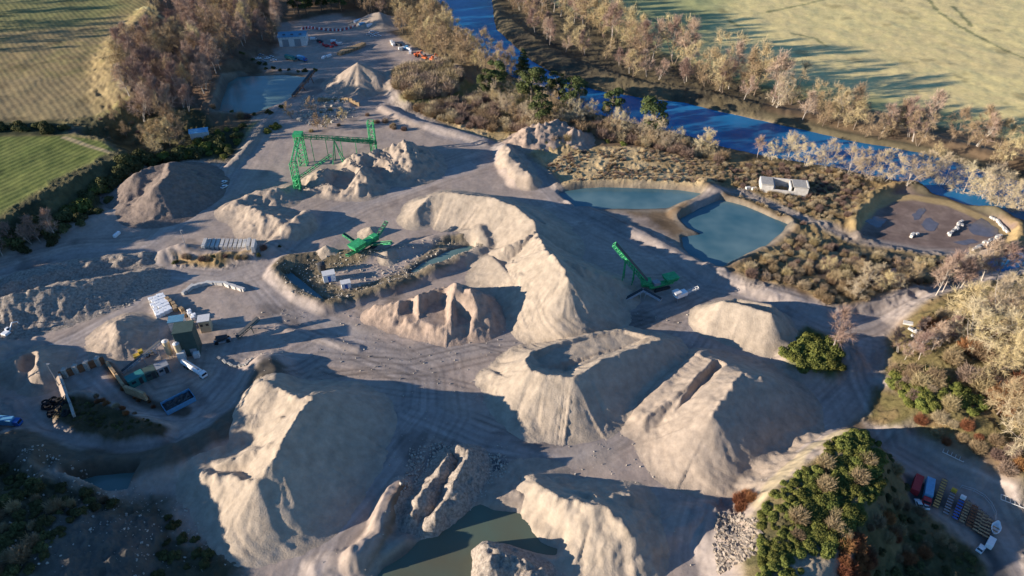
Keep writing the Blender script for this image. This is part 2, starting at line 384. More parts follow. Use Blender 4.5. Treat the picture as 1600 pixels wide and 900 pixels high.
# quarry floor
paint([(380,80),(432,38),(520,20),(590,35),(640,70),(720,100),(715,120),(612,150),(630,175),(700,195),(800,225),(835,245),(870,300),(1000,340),(1120,420),(1150,440),(1240,460),(1300,490),(1400,480),(1600,415),(1700,400),(1700,440),(1600,455),(1450,492),(1390,530),(1360,560),(1368,600),(1340,640),(1330,680),(1420,720),(1560,790),(1700,960),(-400,960),(-300,380),(0,400),(60,375),(140,340),(190,290),(215,262),(300,235),(350,240),(385,205),(400,185),(470,140),(478,115),(420,110)], DIRT, 2.5, 0, 3, c2=DIRT2)
# wood floors, scrub, rough grass
paint([(300,45),(430,30),(430,80),(380,90),(345,115),(335,185),(280,225),(235,240),(215,200),(200,120)], (.17,.11,.07), 3, 2, 3, rough=1)
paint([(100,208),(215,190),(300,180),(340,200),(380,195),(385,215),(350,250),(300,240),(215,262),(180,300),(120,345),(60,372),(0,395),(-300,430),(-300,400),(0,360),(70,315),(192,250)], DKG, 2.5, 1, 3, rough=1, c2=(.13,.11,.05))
paint([(390,195),(420,182),(425,195),(400,225),(372,262),(360,262),(380,225)], (.16,.17,.05), 1.5, 0, 1, rough=.6, c2=TAN)
paint([(600,-30),(680,-30),(705,42),(740,72),(800,112),(760,130),(720,105),(640,70),(600,35)], (.24,.175,.09), 2, 0, 2, rough=1)
paint([(612,108),(700,98),(728,122),(705,152),(640,165),(608,150)], (.27,.21,.15), 1, 2.5, 1, rough=.6)
paint([(610,160),(712,130),(760,130),(810,118),(880,155),(1000,195),(1100,225),(1200,252),(1140,262),(1060,235),(950,215),(900,205),(830,225),(790,218),(700,190),(640,180)], TAN, 2, 0, 3, rough=1, c2=(.17,.15,.05))
paint([(640,178),(700,176),(790,190),(810,210),(790,222),(700,196)], (.33,.24,.11), 2, 1, 2, rough=.9, c2=TAN2)
paint([(800,240),(880,220),(900,225),(1000,228),(1100,248),(1155,275),(1100,295),(1000,290),(900,288),(872,295),(840,262)], (.30,.21,.10), 1.5, 1, 2, rough=1, c2=TAN2)
paint([(1095,262),(1120,235),(1200,250),(1310,265),(1400,292),(1500,320),(1640,370),(1600,395),(1560,420),(1440,455),(1300,492),(1240,458),(1160,452),(1140,425),(1180,408),(1240,362),(1230,345),(1160,315),(1130,300)], TAN, 2, 0, 3, rough=1, c2=(.23,.17,.08))
paint([(1250,365),(1320,385),(1450,400),(1520,400),(1450,440),(1320,455),(1260,430),(1230,400)], (.17,.13,.075), 3, 0, 3, rough=.6, c2=(.25,.19,.10))
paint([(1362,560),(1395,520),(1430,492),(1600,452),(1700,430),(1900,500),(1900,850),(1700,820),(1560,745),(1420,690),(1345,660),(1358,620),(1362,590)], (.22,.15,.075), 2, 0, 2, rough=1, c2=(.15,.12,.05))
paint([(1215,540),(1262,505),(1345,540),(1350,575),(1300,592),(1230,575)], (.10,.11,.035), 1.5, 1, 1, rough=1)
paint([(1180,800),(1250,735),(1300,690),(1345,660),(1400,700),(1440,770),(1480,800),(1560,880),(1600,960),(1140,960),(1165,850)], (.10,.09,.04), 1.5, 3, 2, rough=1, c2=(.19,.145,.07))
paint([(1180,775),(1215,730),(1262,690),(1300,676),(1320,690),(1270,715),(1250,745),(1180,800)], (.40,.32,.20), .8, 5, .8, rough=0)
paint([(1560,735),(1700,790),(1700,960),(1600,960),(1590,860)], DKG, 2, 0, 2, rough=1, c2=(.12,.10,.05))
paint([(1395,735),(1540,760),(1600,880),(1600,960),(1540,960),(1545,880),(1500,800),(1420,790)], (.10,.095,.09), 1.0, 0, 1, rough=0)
paint([(1210,880),(1260,866),(1330,880),(1310,960),(1200,960)], (.33,.27,.19), 1, 4, 1, rough=.5)
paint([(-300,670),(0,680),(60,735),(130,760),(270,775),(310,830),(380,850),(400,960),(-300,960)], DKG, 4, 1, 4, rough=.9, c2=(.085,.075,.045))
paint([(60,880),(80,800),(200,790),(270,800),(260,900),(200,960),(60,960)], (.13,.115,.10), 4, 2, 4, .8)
paint([(426,422),(448,402),(600,394),(745,366),(766,388),(640,449),(520,484),(465,468),(428,438)], (.17,.135,.085), 1.2, 0, 1, rough=.5, c2=(.27,.21,.13))
paint([(505,432),(660,380),(690,378),(620,425),(540,452)], DIRT, 1.2, 0, 1)
paint([(262,392),(300,398),(405,390),(415,398),(350,412),(270,410)], (.20,.145,.07), 1, 2, 1, rough=.8, c2=TAN)
paint([(560,895),(590,850),(605,800),(625,750),(640,752),(615,820),(590,860)], (.24,.15,.09), 1, 3, 1, rough=.3)
paint([(1100,790),(1120,775),(1160,780),(1180,800),(1150,812),(1110,805)], (.11,.07,.05), 1, 0, 1, rough=1)
paint([(630,820),(680,700),(780,700),(800,760),(760,800),(700,820)], (.13,.125,.125), 2, 0, 2, c2=(.19,.17,.15))
paint(MUD, (.19,.135,.11), 1, -.5, 1, c2=(.26,.19,.15))
paint([(1265,410),(1330,400),(1410,410),(1400,440),(1330,445),(1280,435)], (.15,.11,.08), 2, 2, 1)
# river banks
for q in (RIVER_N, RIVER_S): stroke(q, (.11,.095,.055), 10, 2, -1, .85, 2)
paint([(770,-20),(860,5),(930,40),(1000,80),(1100,115),(1200,150),(1190,185),(1070,158),(1000,150),(930,138),(880,120),(830,92),(780,45)], (.085,.07,.045), 2, 0, 2, rough=.8, c2=(.14,.11,.06))  # dark brown foreshore on the far side, with tree shade painted into its colour
stroke([(1120,175),(1200,192),(1300,222),(1420,240),(1600,290)], (.36,.29,.18), 3, 1, -1, .9, .8)
for q in (LPOND, PONDA, PONDB, SLOT, BPOND): stroke(q + [q[0]], (.24,.20,.15), 4.5, 1.4, 0, .8, 1.4); stroke(q + [q[0]], (.11,.10,.085), 1.6, .5, 0, .9, .5)
stroke([(1345,365),(1336,345),(1368,310),(1395,296),(1430,294),(1490,304),(1545,328),(1586,353),(1590,372),(1570,392),(1530,402)], (.42,.30,.14), 4, .8, 3, .95, .5)
# haul roads
RD = [([(470,60),(560,75),(600,100),(600,140),(612,165),(700,208),(790,235),(835,270),(880,318),(960,352),(1040,392),(1110,440),(1200,468),(1290,500),(1340,505),(1420,478),(1600,418),(1750,380)], 9),
      ([(480,125),(440,165),(405,205),(375,255),(345,300),(280,352),(232,388),(110,398),(0,430),(-150,470)], 7),
      ([(232,388),(262,425),(340,434),(430,402),(480,355),(560,318),(700,270),(790,240)], 8),
      ([(262,425),(220,480),(120,530),(0,580)], 7),
      ([(10,640),(50,690),(180,716),(280,700),(370,650),(420,590),(500,545),(640,560),(760,530),(900,515),(1060,470),(1120,440)], 9),
      ([(470,930),(510,830),(590,740),(660,640),(660,590),(560,540),(440,480),(380,420)], 10),
      ([(1360,540),(1350,600),(1300,650),(1230,700),(1120,770),(1090,850),(1110,930)], 8),
      ([(640,640),(760,690),(900,700),(960,680),(1060,560),(1110,480)], 8),
      ([(1330,560),(1400,700),(1550,790),(1620,900)], 9),
      ([(1090,325),(1120,300),(1160,300),(1240,335),(1330,372),(1450,392),(1540,398)], 5),
      ([(130,585),(200,650),(300,640),(360,590),(380,520)], 7)]
for q, wd in RD: stroke(q, ROAD, wd, 1.6, 0, .85, .8, .3)
random.seed(21)
for q, wd in RD:       # wheel tracks weaving along and off the roads
    for k in range(7):
        off = random.uniform(-wd * 1.3, wd * 1.3); w2 = PL(q)
        pts = []
        for j, p in enumerate(w2):
            a = w2[max(j - 1, 0)]; b = w2[min(j + 1, len(w2) - 1)]; L = math.dist(a, b) + 1e-6
            o2 = off + random.uniform(-2.2, 2.2); pts.append((p[0] - (b[1] - a[1]) / L * o2, p[1] + (b[0] - a[0]) / L * o2))
        i = bb(X, Y, pts, 3); d, s, g = pld(X[i], Y[i], pts)
        TT = sum(math.dist(u_, v_) for u_, v_ in zip(pts[:-1], pts[1:])); t = (1 - sm(.22, .5, np.abs(d - .95))) * sm(0, 12, s) * sm(TT, TT - 12, s) * random.uniform(.2, .55); c = random.choice([.7, .75, 1.25])
        C[i] = C[i] * (1 - t[:, None] * (1 - c))
paint([(111,627),(150,632),(210,654),(267,672),(258,687),(180,695),(120,683),(78,657),(80,636)], (.05,.05,.022), .6, 1, .6, rough=1, c2=(.085,.065,.035))
stroke([(171,575),(196,612),(232,632),(290,645)], (.08,.06,.04), 3, .8, 0, .9, .6)
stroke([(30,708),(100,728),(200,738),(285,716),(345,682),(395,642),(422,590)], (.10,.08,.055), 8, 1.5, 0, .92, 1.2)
paint([(1368,598),(1400,615),(1450,655),(1410,675),(1352,645)], (.20,.14,.07), 1.5, 2, 1.5, rough=1, c2=(.12,.10,.04))
random.seed(33)
for k in range(70):    # ruts of machines crossing the floor
    a = (random.uniform(250, 1050), random.uniform(330, 640)); L = random.uniform(60, 260); an = random.uniform(-.7, .5); b_ = (a[0] + L * math.cos(an), a[1] - L * math.sin(an) * .5); m_ = ((a[0] + b_[0]) / 2 + random.uniform(-25, 25), (a[1] + b_[1]) / 2 + random.uniform(-14, 14))
    pts = PL([(a[0] * (1 - u) ** 2 + 2 * m_[0] * u * (1 - u) + b_[0] * u * u, a[1] * (1 - u) ** 2 + 2 * m_[1] * u * (1 - u) + b_[1] * u * u) for u in np.linspace(0, 1, 7)])
    i = bb(X, Y, pts, 3); d, s, g = pld(X[i], Y[i], pts); TT = sum(math.dist(u_, v_) for u_, v_ in zip(pts[:-1], pts[1:]))
    tt_ = (1 - sm(.2, .45, np.abs(d - .8))) * sm(0, 8, s) * sm(TT, TT - 8, s) * random.uniform(.35, .8); c = random.choice([.66, .72, 1.28]); C[i] = C[i] * (1 - tt_[:, None] * (1 - c)); Z[i] = Z[i] - .06 * tt_
for qq in ([(690,630),(712,624),(740,640),(722,648)], [(1000,585),(1030,560),(1040,575),(1000,625),(975,640)], [(500,500),(560,508),(600,520),(540,520)], [(980,560),(1010,535),(1020,550),(1000,590)], [(300,430),(380,440),(370,448),(300,440)], [(880,700),(960,705),(950,725),(890,722)]): paint(qq, (.44,.37,.30), 2.5, 0, 1.5, .4)
# damp patches and fine mottling
wet = sm(.25, .6, fbm(X / 11, Y / 11, 88, 4)) * .36
C *= (1 - wet)[:, None]; C *= (1 + .12 * n2 + .06 * n4 + .14 * n1)[:, None]
iy, ix = sh; idx = np.arange(X.size).reshape(sh)
F = np.stack([idx[:-1, :-1], idx[:-1, 1:], idx[1:, 1:], idx[1:, :-1]], -1).reshape(-1, 4)
# fine relief on scrub
Z = Z + ROUGHM * (np.maximum(0, n4) * .8 + np.maximum(0, n2) * .5) * sm(470, 400, Y)
# ---- ground material
gm = bpy.data.materials.new('ground'); gm.use_nodes = True; t = gm.node_tree; b = t.nodes['Principled BSDF']
b.inputs['Roughness'].default_value = .95; b.inputs['Specular IOR Level'].default_value = .15
at1 = nn(t, 'ShaderNodeAttribute', attribute_name='land'); at2 = nn(t, 'ShaderNodeAttribute', attribute_name='cover')
tc = nn(t, 'ShaderNodeTexCoord'); sep = nn(t, 'ShaderNodeSeparateColor'); t.links.new(at2.outputs['Color'], sep.inputs[0])
def noise(scale, det=5, rgh=.65, vec=None):
    n = nn(t, 'ShaderNodeTexNoise'); n.inputs['Scale'].default_value = scale; n.inputs['Detail'].default_value = det; n.inputs['Roughness'].default_value = rgh
    t.links.new(vec or tc.outputs['Object'], n.inputs['Vector']); return n.outputs['Fac']
def mrange(v, a, b_, c, d):
    n = nn(t, 'ShaderNodeMapRange'); t.links.new(v, n.inputs[0])
    for k, x in enumerate((a, b_, c, d)): n.inputs[k + 1].default_value = x
    return n.outputs[0]
def mth(op, a, b_):
    n = nn(t, 'ShaderNodeMath', operation=op)
    for k, x in enumerate((a, b_)):
        if isinstance(x, (int, float)): n.inputs[k].default_value = x
        else: t.links.new(x, n.inputs[k])
    return n.outputs[0]
v = mth('MULTIPLY', mrange(noise(.9, 5), .3, .7, .88, 1.12), mrange(noise(.22, 4), .3, .7, .88, 1.12))
def rowpat(ang, scale, dist):
    mp = nn(t, 'ShaderNodeMapping'); mp.inputs['Rotation'].default_value = (0, 0, ang); t.links.new(tc.outputs['Object'], mp.inputs['Vector'])
    wv = nn(t, 'ShaderNodeTexWave'); wv.inputs['Scale'].default_value = scale; wv.inputs['Distortion'].default_value = dist; wv.inputs['Detail'].default_value = 3; wv.inputs['Detail Scale'].default_value = .6
    t.links.new(mp.outputs[0], wv.inputs['Vector']); return wv.outputs['Fac']
stp = rowpat(R(-40), .13, 3.5); grp = rowpat(R(26), .12, .8)
def mixf(fac, a, b_):
    n = nn(t, 'ShaderNodeMix'); n.data_type = 'FLOAT'; t.links.new(fac, n.inputs[0]); n.inputs[2].default_value = a; t.links.new(b_, n.inputs[3]); return n.outputs[0]
v = mth('MULTIPLY', v, mixf(sep.outputs[1], 1.0, mrange(stp, 0, 1, .88, 1.09)))
v = mth('MULTIPLY', v, mixf(sep.outputs[2], 1.0, mrange(grp, 0, 1, .9, 1.08)))
vm = nn(t, 'ShaderNodeVectorMath', operation='SCALE'); t.links.new(at1.outputs['Color'], vm.inputs[0]); t.links.new(v, vm.inputs['Scale'])
t.links.new(vm.outputs[0], b.inputs['Base Color'])
bh = mth('ADD', mth('MULTIPLY', noise(1.2, 6, .65), .09), mth('MULTIPLY', sep.outputs[0], mth('MULTIPLY', noise(1.1, 6, .75), .9)))
bh = mth('ADD', bh, mth('MULTIPLY', sep.outputs[1], mth('MULTIPLY', stp, .07)))
bh = mth('ADD', bh, mth('MULTIPLY', sep.outputs[2], mth('MULTIPLY', grp, .10)))
bp = nn(t, 'ShaderNodeBump'); bp.inputs['Distance'].default_value = .8; bp.inputs['Strength'].default_value = .8
t.links.new(bh, bp.inputs['Height']); t.links.new(bp.outputs[0], b.inputs['Normal'])
gme = np_mesh('ground', np.stack([X, Y, Z], -1), F, gm, True)
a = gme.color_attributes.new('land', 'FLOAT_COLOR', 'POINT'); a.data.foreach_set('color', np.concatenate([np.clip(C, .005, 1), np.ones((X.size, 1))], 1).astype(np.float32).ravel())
a = gme.color_attributes.new('cover', 'FLOAT_COLOR', 'POINT'); a.data.foreach_set('color', np.stack([ROUGHM, STUB, ROWS, np.ones(X.size)], -1).astype(np.float32).ravel())
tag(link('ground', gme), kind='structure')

# ------------------------------------------------------------ water
def sheet(name, pts, z, m, grow=2.5):
    q = PL(pts, z); cx = sum(p[0] for p in q) / len(q); cy = sum(p[1] for p in q) / len(q)
    n = len(q); out = []
    area = sum(q[i][0] * q[(i + 1) % n][1] - q[(i + 1) % n][0] * q[i][1] for i in range(n)); sg = 1 if area > 0 else -1
    for i in range(n):                       # push every edge outwards a little, under the bank
        a, b_, c = q[i - 1], q[i], q[(i + 1) % n]
        tx, ty = c[0] - a[0], c[1] - a[1]; L = math.hypot(tx, ty) + 1e-6
        out.append((b_[0] + ty / L * grow * sg, b_[1] - tx / L * grow * sg, z))
    mb = MB().add(out, [tuple(range(n))])
    o = mb.build(name, m); tag(o, kind='structure'); return o
sheet('river', RIVER, -1.4, M['river'], 3.0)
sheet('pond', LPOND, -.35, M['pondpale']); sheet('pond', PONDA, -.65, M['pondteal']); sheet('pond', PONDB, -.65, M['pondteal'])
sheet('pond', SLOT, -.5, M['pondpale'], 1); sheet('pond', SLOT2, -.5, M['pondteal'], 1); sheet('pond', BPOND, -.4, M['ponddark']); sheet('pond', SPOND, -.3, M['pondpale'], 1); sheet('water', RCH, -.7, M['river'])
PUD = mat('puddle', (.13,.115,.115), .10, 0, .2, .5, .6)
def puddle(pts, z=0):
    q = PL(pts, z); c = (sum(p[0] for p in q) / len(q), sum(p[1] for p in q) / len(q)); zz = gz(*c) + .05; n = 22; o = []
    for k in range(n):
        a = 2 * math.pi * k / n; rr = 0
        lo = 0
        for s_ in np.linspace(0, 30, 61):
            p = np.array([c[0] + math.cos(a) * s_]), np.array([c[1] + math.sin(a) * s_])
            if sdf(p[0], p[1], q)[0] > 0: break
            lo = s_
        rr = lo * (1 + .35 * (float(vn(np.array([k * .9]), np.array([c[0]]), 5)[0]) - .5)); o.append((c[0] + math.cos(a) * rr, c[1] + math.sin(a) * rr, zz))
    tag(MB().add(o, [tuple(range(n))]).build('puddle', PUD), kind='structure')
for q in ([(1425,335),(1440,322),(1448,328),(1438,342),(1428,344)], [(1438,348),(1452,338),(1468,350),(1462,362),(1448,362)], [(1510,352),(1535,340),(1562,355),(1560,368),(1535,372),(1515,362)], [(1378,435),(1400,425),(1405,438),(1390,447)], [(1350,345),(1372,335),(1388,345),(1372,358)], [(1490,378),(1520,372),(1530,378),(1505,384)]): puddle(q, -.4)

# ------------------------------------------------------------ stockpiles
def pile(name, label, chains, slope, m, res=.4, cuts=(), group=None, cat='stockpile', rill=.5, jag=.5, toe=1.8, seed=1, blocky=0, wmod=.08, closed=False):
    W = [[(*P(p[0], p[1], p[2]), p[2]) for p in ch] for ch in chains]
    allp = [p for ch in W for p in ch]; zm = max(p[2] for p in allp); pad = zm / slope * 1.3 + 4
    x0 = min(p[0] for p in allp) - pad; x1 = max(p[0] for p in allp) + pad; y0 = min(p[1] for p in allp) - pad; y1 = max(p[1] for p in allp) + pad
    xs = np.arange(x0, x1, res); ys = np.arange(y0, y1, res); Xg, Yg = np.meshgrid(xs, ys)
    wx = Xg + fbm(Xg / 5, Yg / 5, seed + 5, 3) * .55 * wmod / .18; wy = Yg + fbm(Xg / 5, Yg / 5, seed + 6, 3) * .55 * wmod / .18
    Hh = np.full(Xg.shape, -1e9); S = np.zeros(Xg.shape); D = np.zeros(Xg.shape)
    for ci, ch in enumerate(W):
        s0 = ci * 57.0
        if len(ch) == 1: ch = [ch[0], (ch[0][0] + .01, ch[0][1], ch[0][2])]
        for a, b_ in zip(ch[:-1], ch[1:]):
            d, tt, g = segd(wx, wy, a, b_); L = math.dist(a[:2], b_[:2])
            zc = a[2] + (b_[2] - a[2]) * tt; s = s0 + tt * L
            ang = np.arctan2(Yg - (a[1] + (b_[1] - a[1]) * tt), Xg - (a[0] + (b_[0] - a[0]) * tt))
            s = s + g * 0 + np.where(g < 0, 31, 0) + np.where((tt <= 0) | (tt >= 1), ang * np.maximum(4, d * .5), 0)
            zc = zc + jag * .8 * fbm(Xg / 1.6, Yg / 1.6, seed, 3) * np.exp(-d / 1.6) + jag * .15 * fbm(Xg / 6, Yg / 6, seed + 1, 2)
            h = zc - slope * d * (1 + wmod * fbm(s / 9, s * 0 + 3, seed + 2, 2))
            mk = h > Hh; Hh = np.where(mk, h, Hh); S = np.where(mk, s, S); D = np.where(mk, d, D); s0 += L
    Hh = Hh - rill * np.clip(D / 6, 0, 1) * (np.abs(fbm(S / .8, D / 40, seed + 9, 2)) * .42 + np.abs(fbm(S / 2.6, D / 60, seed + 19, 2)) * .22) + .10 * fbm(Xg / .9, Yg / .9, seed, 3) + .45 * np.exp(-np.abs(Hh - .7) / .9) * np.maximum(0, fbm(Xg / 1.4, Yg / 1.4, seed + 40, 2))
    if blocky: Hh = Hh + blocky * fbm(Xg / 2.6, Yg / 2.6, seed + 3, 4) * np.clip(Hh, 0, 1.5)
    for q, fz, ws in cuts:
        qq = PL(q, fz); dd = sdf(Xg, Yg, qq) + .7 * fbm(Xg / 3, Yg / 3, seed + 12, 3)
        Hh = np.minimum(Hh, fz + ws * np.maximum(0, dd) + .15 * fbm(Xg / 2, Yg / 2, seed, 2))
    Hh = np.where(Hh > toe, Hh, np.where(Hh > -toe, (Hh + toe) ** 2 / (4 * toe), -1))
    B = ground(Xg, Yg); Zg = B + Hh - .12
    keep = Hh > .02; Zg = np.where(keep, Zg, B - .5)
    idx = np.arange(Xg.size).reshape(Xg.shape)
    f = np.stack([idx[:-1, :-1], idx[:-1, 1:], idx[1:, 1:], idx[1:, :-1]], -1).reshape(-1, 4)
    f = f[keep.ravel()[f].any(1)]
    used = np.unique(f); mp = np.full(Xg.size, -1); mp[used] = np.arange(len(used))
    V = np.stack([Xg.ravel(), Yg.ravel(), Zg.ravel()], -1)[used]; org = V.mean(0); org[2] = V[:, 2].min()
    me = np_mesh(name, V - org, mp[f], m, True)
    o = link(name, me); o.location = org; tag(o, label, cat, group)
    return o
sand, pal, grv, rub = M['sand'], M['palesand'], M['gravelpile'], M['rubble']
pile('sand_pile', 'huge pale sand stockpile with a jagged crest beside the curved haul road, lower left', [[(432,604,7),(460,618,10.5),(486,618,12),(462,652,12),(440,690,11.5),(430,712,11),(404,742,9.5),(392,768,7)],[(398,750,8.6),(360,742,6.6),(318,736,4.2)],[(446,680,10.6),(400,700,7.6),(345,722,4.6)],[(470,640,11),(432,650,7.5)]], .78, pal, .36, rill=.9, jag=1.3, seed=3)
pile('sand_pile', 'large crater-topped sand stockpile standing in the centre of the lower quarry', [[(820,562,6.5),(830,575,8),(852,584,8.3),(895,588,8.5),(917,578,8.5),(940,562,8),(985,545,7),(1032,528,6)],[(820,562,6.5),(832,548,6.5),(880,534,7),(925,522,7),(975,514,6.5),(1032,526,6)],[(800,590,4),(770,580,2.5)]], .74, pal, .34, cuts=[([(838,560),(856,575),(893,581),(914,569),(985,538),(1010,529),(975,519),(922,527),(870,541)], 4.2, 1.5)], rill=1.1, jag=.7, seed=11)
pile('sand_pile', 'cone-shaped sand stockpile with a stony broken top, right of the crater-topped stockpile', [[(1190,588,10),(1160,582,11),(1145,596,11),(1128,625,10.5),(1115,648,9.5)],[(1128,566,8),(1095,585,6.5),(1050,620,5),(1010,652,3)],[(1190,588,9),(1215,610,6)]], .68, sand, .34, rill=.6, jag=.9, seed=23, wmod=.12, cuts=[([(1119,573),(1122,576),(1036,666),(1030,666)], 4.2, 1.6)])
pile('sand_pile', 'tallest central sand stockpile rising to a jagged crest below the long green conveyor', [[(838,362,7),(852,388,11.5),(868,400,13),(882,420,12.5),(888,436,11.5)],[(852,388,11),(832,398,9),(800,410,5)],[(868,400,12),(905,412,10),(950,430,6)],[(888,436,10.5),(893,456,7)],[(838,362,7),(820,372,6.5),(790,385,5)]], .72, pal, .36, rill=1.3, jag=1.5, seed=31)
pile('sand_pile', 'long curving pale sand stockpile arm on the far side of the central stockpile', [[(650,328,3.5),(672,306,5.5),(700,297,7),(760,304,8),(805,322,8.5),(835,345,8.5),(838,362,7)]], .62, pal, .42, rill=.5, jag=.5, seed=41, cuts=[([(688,296),(760,300),(835,330),(850,352),(835,340),(800,318),(700,303)], 5.0, 1.2)])
pile('sand_pile', 'dug-out reddish sand stockpile with a broken blocky face, left of the central stockpile', [[(585,480,3),(620,470,5.5),(665,456,7.5),(690,446,9),(712,441,9.5),(735,450,9),(744,470,7)],[(640,490,4),(665,492,4.5),(700,485,6)]], .9, M['soilsand'], .34, rill=.9, jag=.8, blocky=.8, seed=53, cuts=[([(655,500),(672,475),(692,470),(700,500),(690,525),(660,520)], 3.0, 1.8),([(712,510),(716,490),(735,500),(730,520)], 2.6, 1.8),([(640,505),(625,490),(640,480),(650,500)],2.6,1.8)])
pile('sand_pile', 'flat-topped steep white-faced sand stockpile with plants on top, beside the road junction', [[(1130,470,7),(1165,477,7.5),(1205,490,7.5)],[(1130,470,7),(1150,466,6.5),(1205,476,6.5)],[(1205,490,7),(1225,500,4)]], .95, pal, .36, rill=.35, jag=.3, seed=61, toe=1.2)
pile('soil_pile', 'dark earth stockpile with a small sunlit broken crest, beside the hedge on the left', [[(200,290,4.5),(212,270,7),(235,258,8),(262,252,8.8),(264,270,8.5),(245,290,7.5)],[(262,254,7),(300,262,5),(325,275,3)]], .6, M['soil'], .5, rill=.6, jag=.8, blocky=.5, seed=71, cuts=[([(215,288),(230,266),(255,262),(250,280),(232,296)], 6.3, 1)])
pile('gravel_pile', 'cone of pale gravel in the far yard with a dark gully down its face', [[(558,96,10),(585,112,6.5),(598,128,2)],[(558,96,10),(530,115,5)],[(558,96,10),(552,120,4)]], .62, sand, .5, rill=1.2, jag=.4, seed=81)
pile('sand_pile', 'broken sand stockpile between the legs of the green screening plant', [[(500,262,5),(530,262,6.5),(548,255,7.5),(562,268,6)],[(560,240,5),(600,232,6),(632,222,8),(636,232,8)],[(540,290,3),(552,286,3.5)],[(520,285,3),(478,295,1.5)],[(600,232,5),(650,230,5)]], .65, sand, .42, rill=.8, jag=1.2, blocky=1.3, seed=91, cuts=[([(515,290),(530,275),(550,280),(540,300)], .5, 1.4)])
pile('gravel_pile', 'low curving gravel stockpile at the left end of the green screening plant', [[(372,312,3.5),(400,300,3.5),(430,296,3.5),(452,290,2.5)],[(380,318,3),(410,330,4.5),(440,342,4),(455,345,3)]], .5, sand, .42, rill=.4, jag=.8, blocky=.6, seed=95)
pile('sand_pile', 'small sunlit sand heap with a ridged crest, left of the dark green plant building', [[(168,512,3),(182,503,4.5),(184,515,4.2),(175,528,3)],[(182,503,4),(205,512,2)]], .6, sand, .3, rill=.9, jag=.8, blocky=.5, seed=97)
pile('sand_pile', 'small notched sand heap beside the tall thin mast near the left edge', [[(28,562,3.5),(45,550,4.5),(60,552,4.2),(62,575,3.6)],[(28,562,3.5),(30,578,2.5)]], .7, sand, .3, rill=.7, jag=.7, seed=99, cuts=[([(38,582),(42,566),(54,566),(54,584)], .5, 2)])
pile('gravel_pile', 'long dark gravel dump with a serrated flank on the left side of the quarry', [[(-60,478,5.5),(10,462,6),(80,446,6),(150,434,5.2),(215,424,3.5)]], .55, rub, .42, rill=1.2, jag=.8, blocky=.6, seed=101)
pile('gravel_pile', 'narrow gravel windrow running along the left haul road', [[(-80,470,2),(0,446,2.5),(60,428,2.6),(120,414,2.6),(180,406,2.3),(222,402,1.6)]], .6, rub, .45, rill=.6, jag=1, blocky=.6, seed=103)
pile('rubble_pile', 'long stony rubble ridge, left one of the close pair above the brown pond', [[(700,706,3.5),(690,728,4.2),(672,750,4.2),(652,778,4),(645,795,3)]], 1.05, rub, .3, rill=.8, jag=.9, blocky=1.1, seed=105)
pile('rubble_pile', 'long stony rubble ridge with hooked top, right one of the pair above the brown pond', [[(718,698,3.5),(732,700,4.2),(732,715,4.6),(716,742,4.6),(700,768,4.6),(680,798,4)]], 1.05, rub, .3, rill=.8, jag=.9, blocky=1.1, seed=107)
pile('sand_pile', 'pale sand stockpile with a smooth sunlit face sloping into the brown pond', [[(838,752,4),(862,768,5.5),(890,778,6.5),(930,788,7.5),(950,792,7.5),(962,815,6.5),(985,838,5),(998,858,3.5)],[(930,788,6.5),(905,812,5),(880,815,3.5)],[(962,815,5.5),(940,845,3.5)],[(930,788,6),(960,776,5),(985,772,4)]], .72, pal, .32, rill=.6, jag=.9, blocky=.5, seed=109, cuts=[([(880,765),(905,758),(925,766),(920,778),(890,772)], 3.5, 1.3)])
pile('rubble_pile', 'small jagged stone heap at the bottom edge beside the brown pond', [[(760,850,4),(775,858,4.5),(795,870,4),(830,890,3)],[(775,858,4),(765,880,4)],[(800,868,3.5),(845,888,2)]], .9, rub, .28, rill=.9, jag=1.5, blocky=1.2, seed=111)
pile('gravel_pile', 'low sunlit gravel spit on the upper shore of the brown pond', [[(775,788,1.0),(800,775,1.6),(835,765,2.2),(860,790,2.5)]], .3, sand, .4, rill=.4, jag=.5, seed=113)
pile('gravel_pile', 'small earth mound with a hollow top beside the road above the first blue pond', [[(795,250,2.2),(800,238,2.6),(812,250,2.4),(818,268,2.4),(826,280,2)]], .6, sand, .45, rill=.5, jag=.8, blocky=.7, seed=115)
pile('soil_pile', 'rocky earth knoll among the pines above the first blue pond', [[(822,210,4),(840,202,5),(868,198,4.8),(885,205,3.6)],[(870,205,3.5),(900,213,3)]], .5, M['soilsand'], .5, rill=.6, jag=1.6, blocky=1.2, seed=117)
pile('sand_pile', 'small tan sand mound at the far edge of the yard by the river trees', [[(575,22,5),(592,18,6.5),(600,28,4)]], .5, sand, .7, rill=.5, jag=.5, seed=119)
pile('gravel_pile', 'tiny pale gravel heap at the left foot of the green crusher', [[(512,392,1.6)]], .5, pal, .3, toe=.8, seed=121)
pile('gravel_pile', 'tiny pale gravel heap in front of the green crusher', [[(606,398,1.8)]], .6, pal, .3, toe=.8, seed=123)
pile('gravel_pile', 'tiny pale gravel heap behind the green crusher', [[(578,355,2.4)]], .6, pal, .3, toe=.8, seed=125)
pile('sand_pile', 'low pale sand tail sloping down beside the narrow water trench', [[(770,400,2.5),(790,420,4),(810,440,4)]], .42, pal, .4, rill=.4, jag=.3, seed=127)

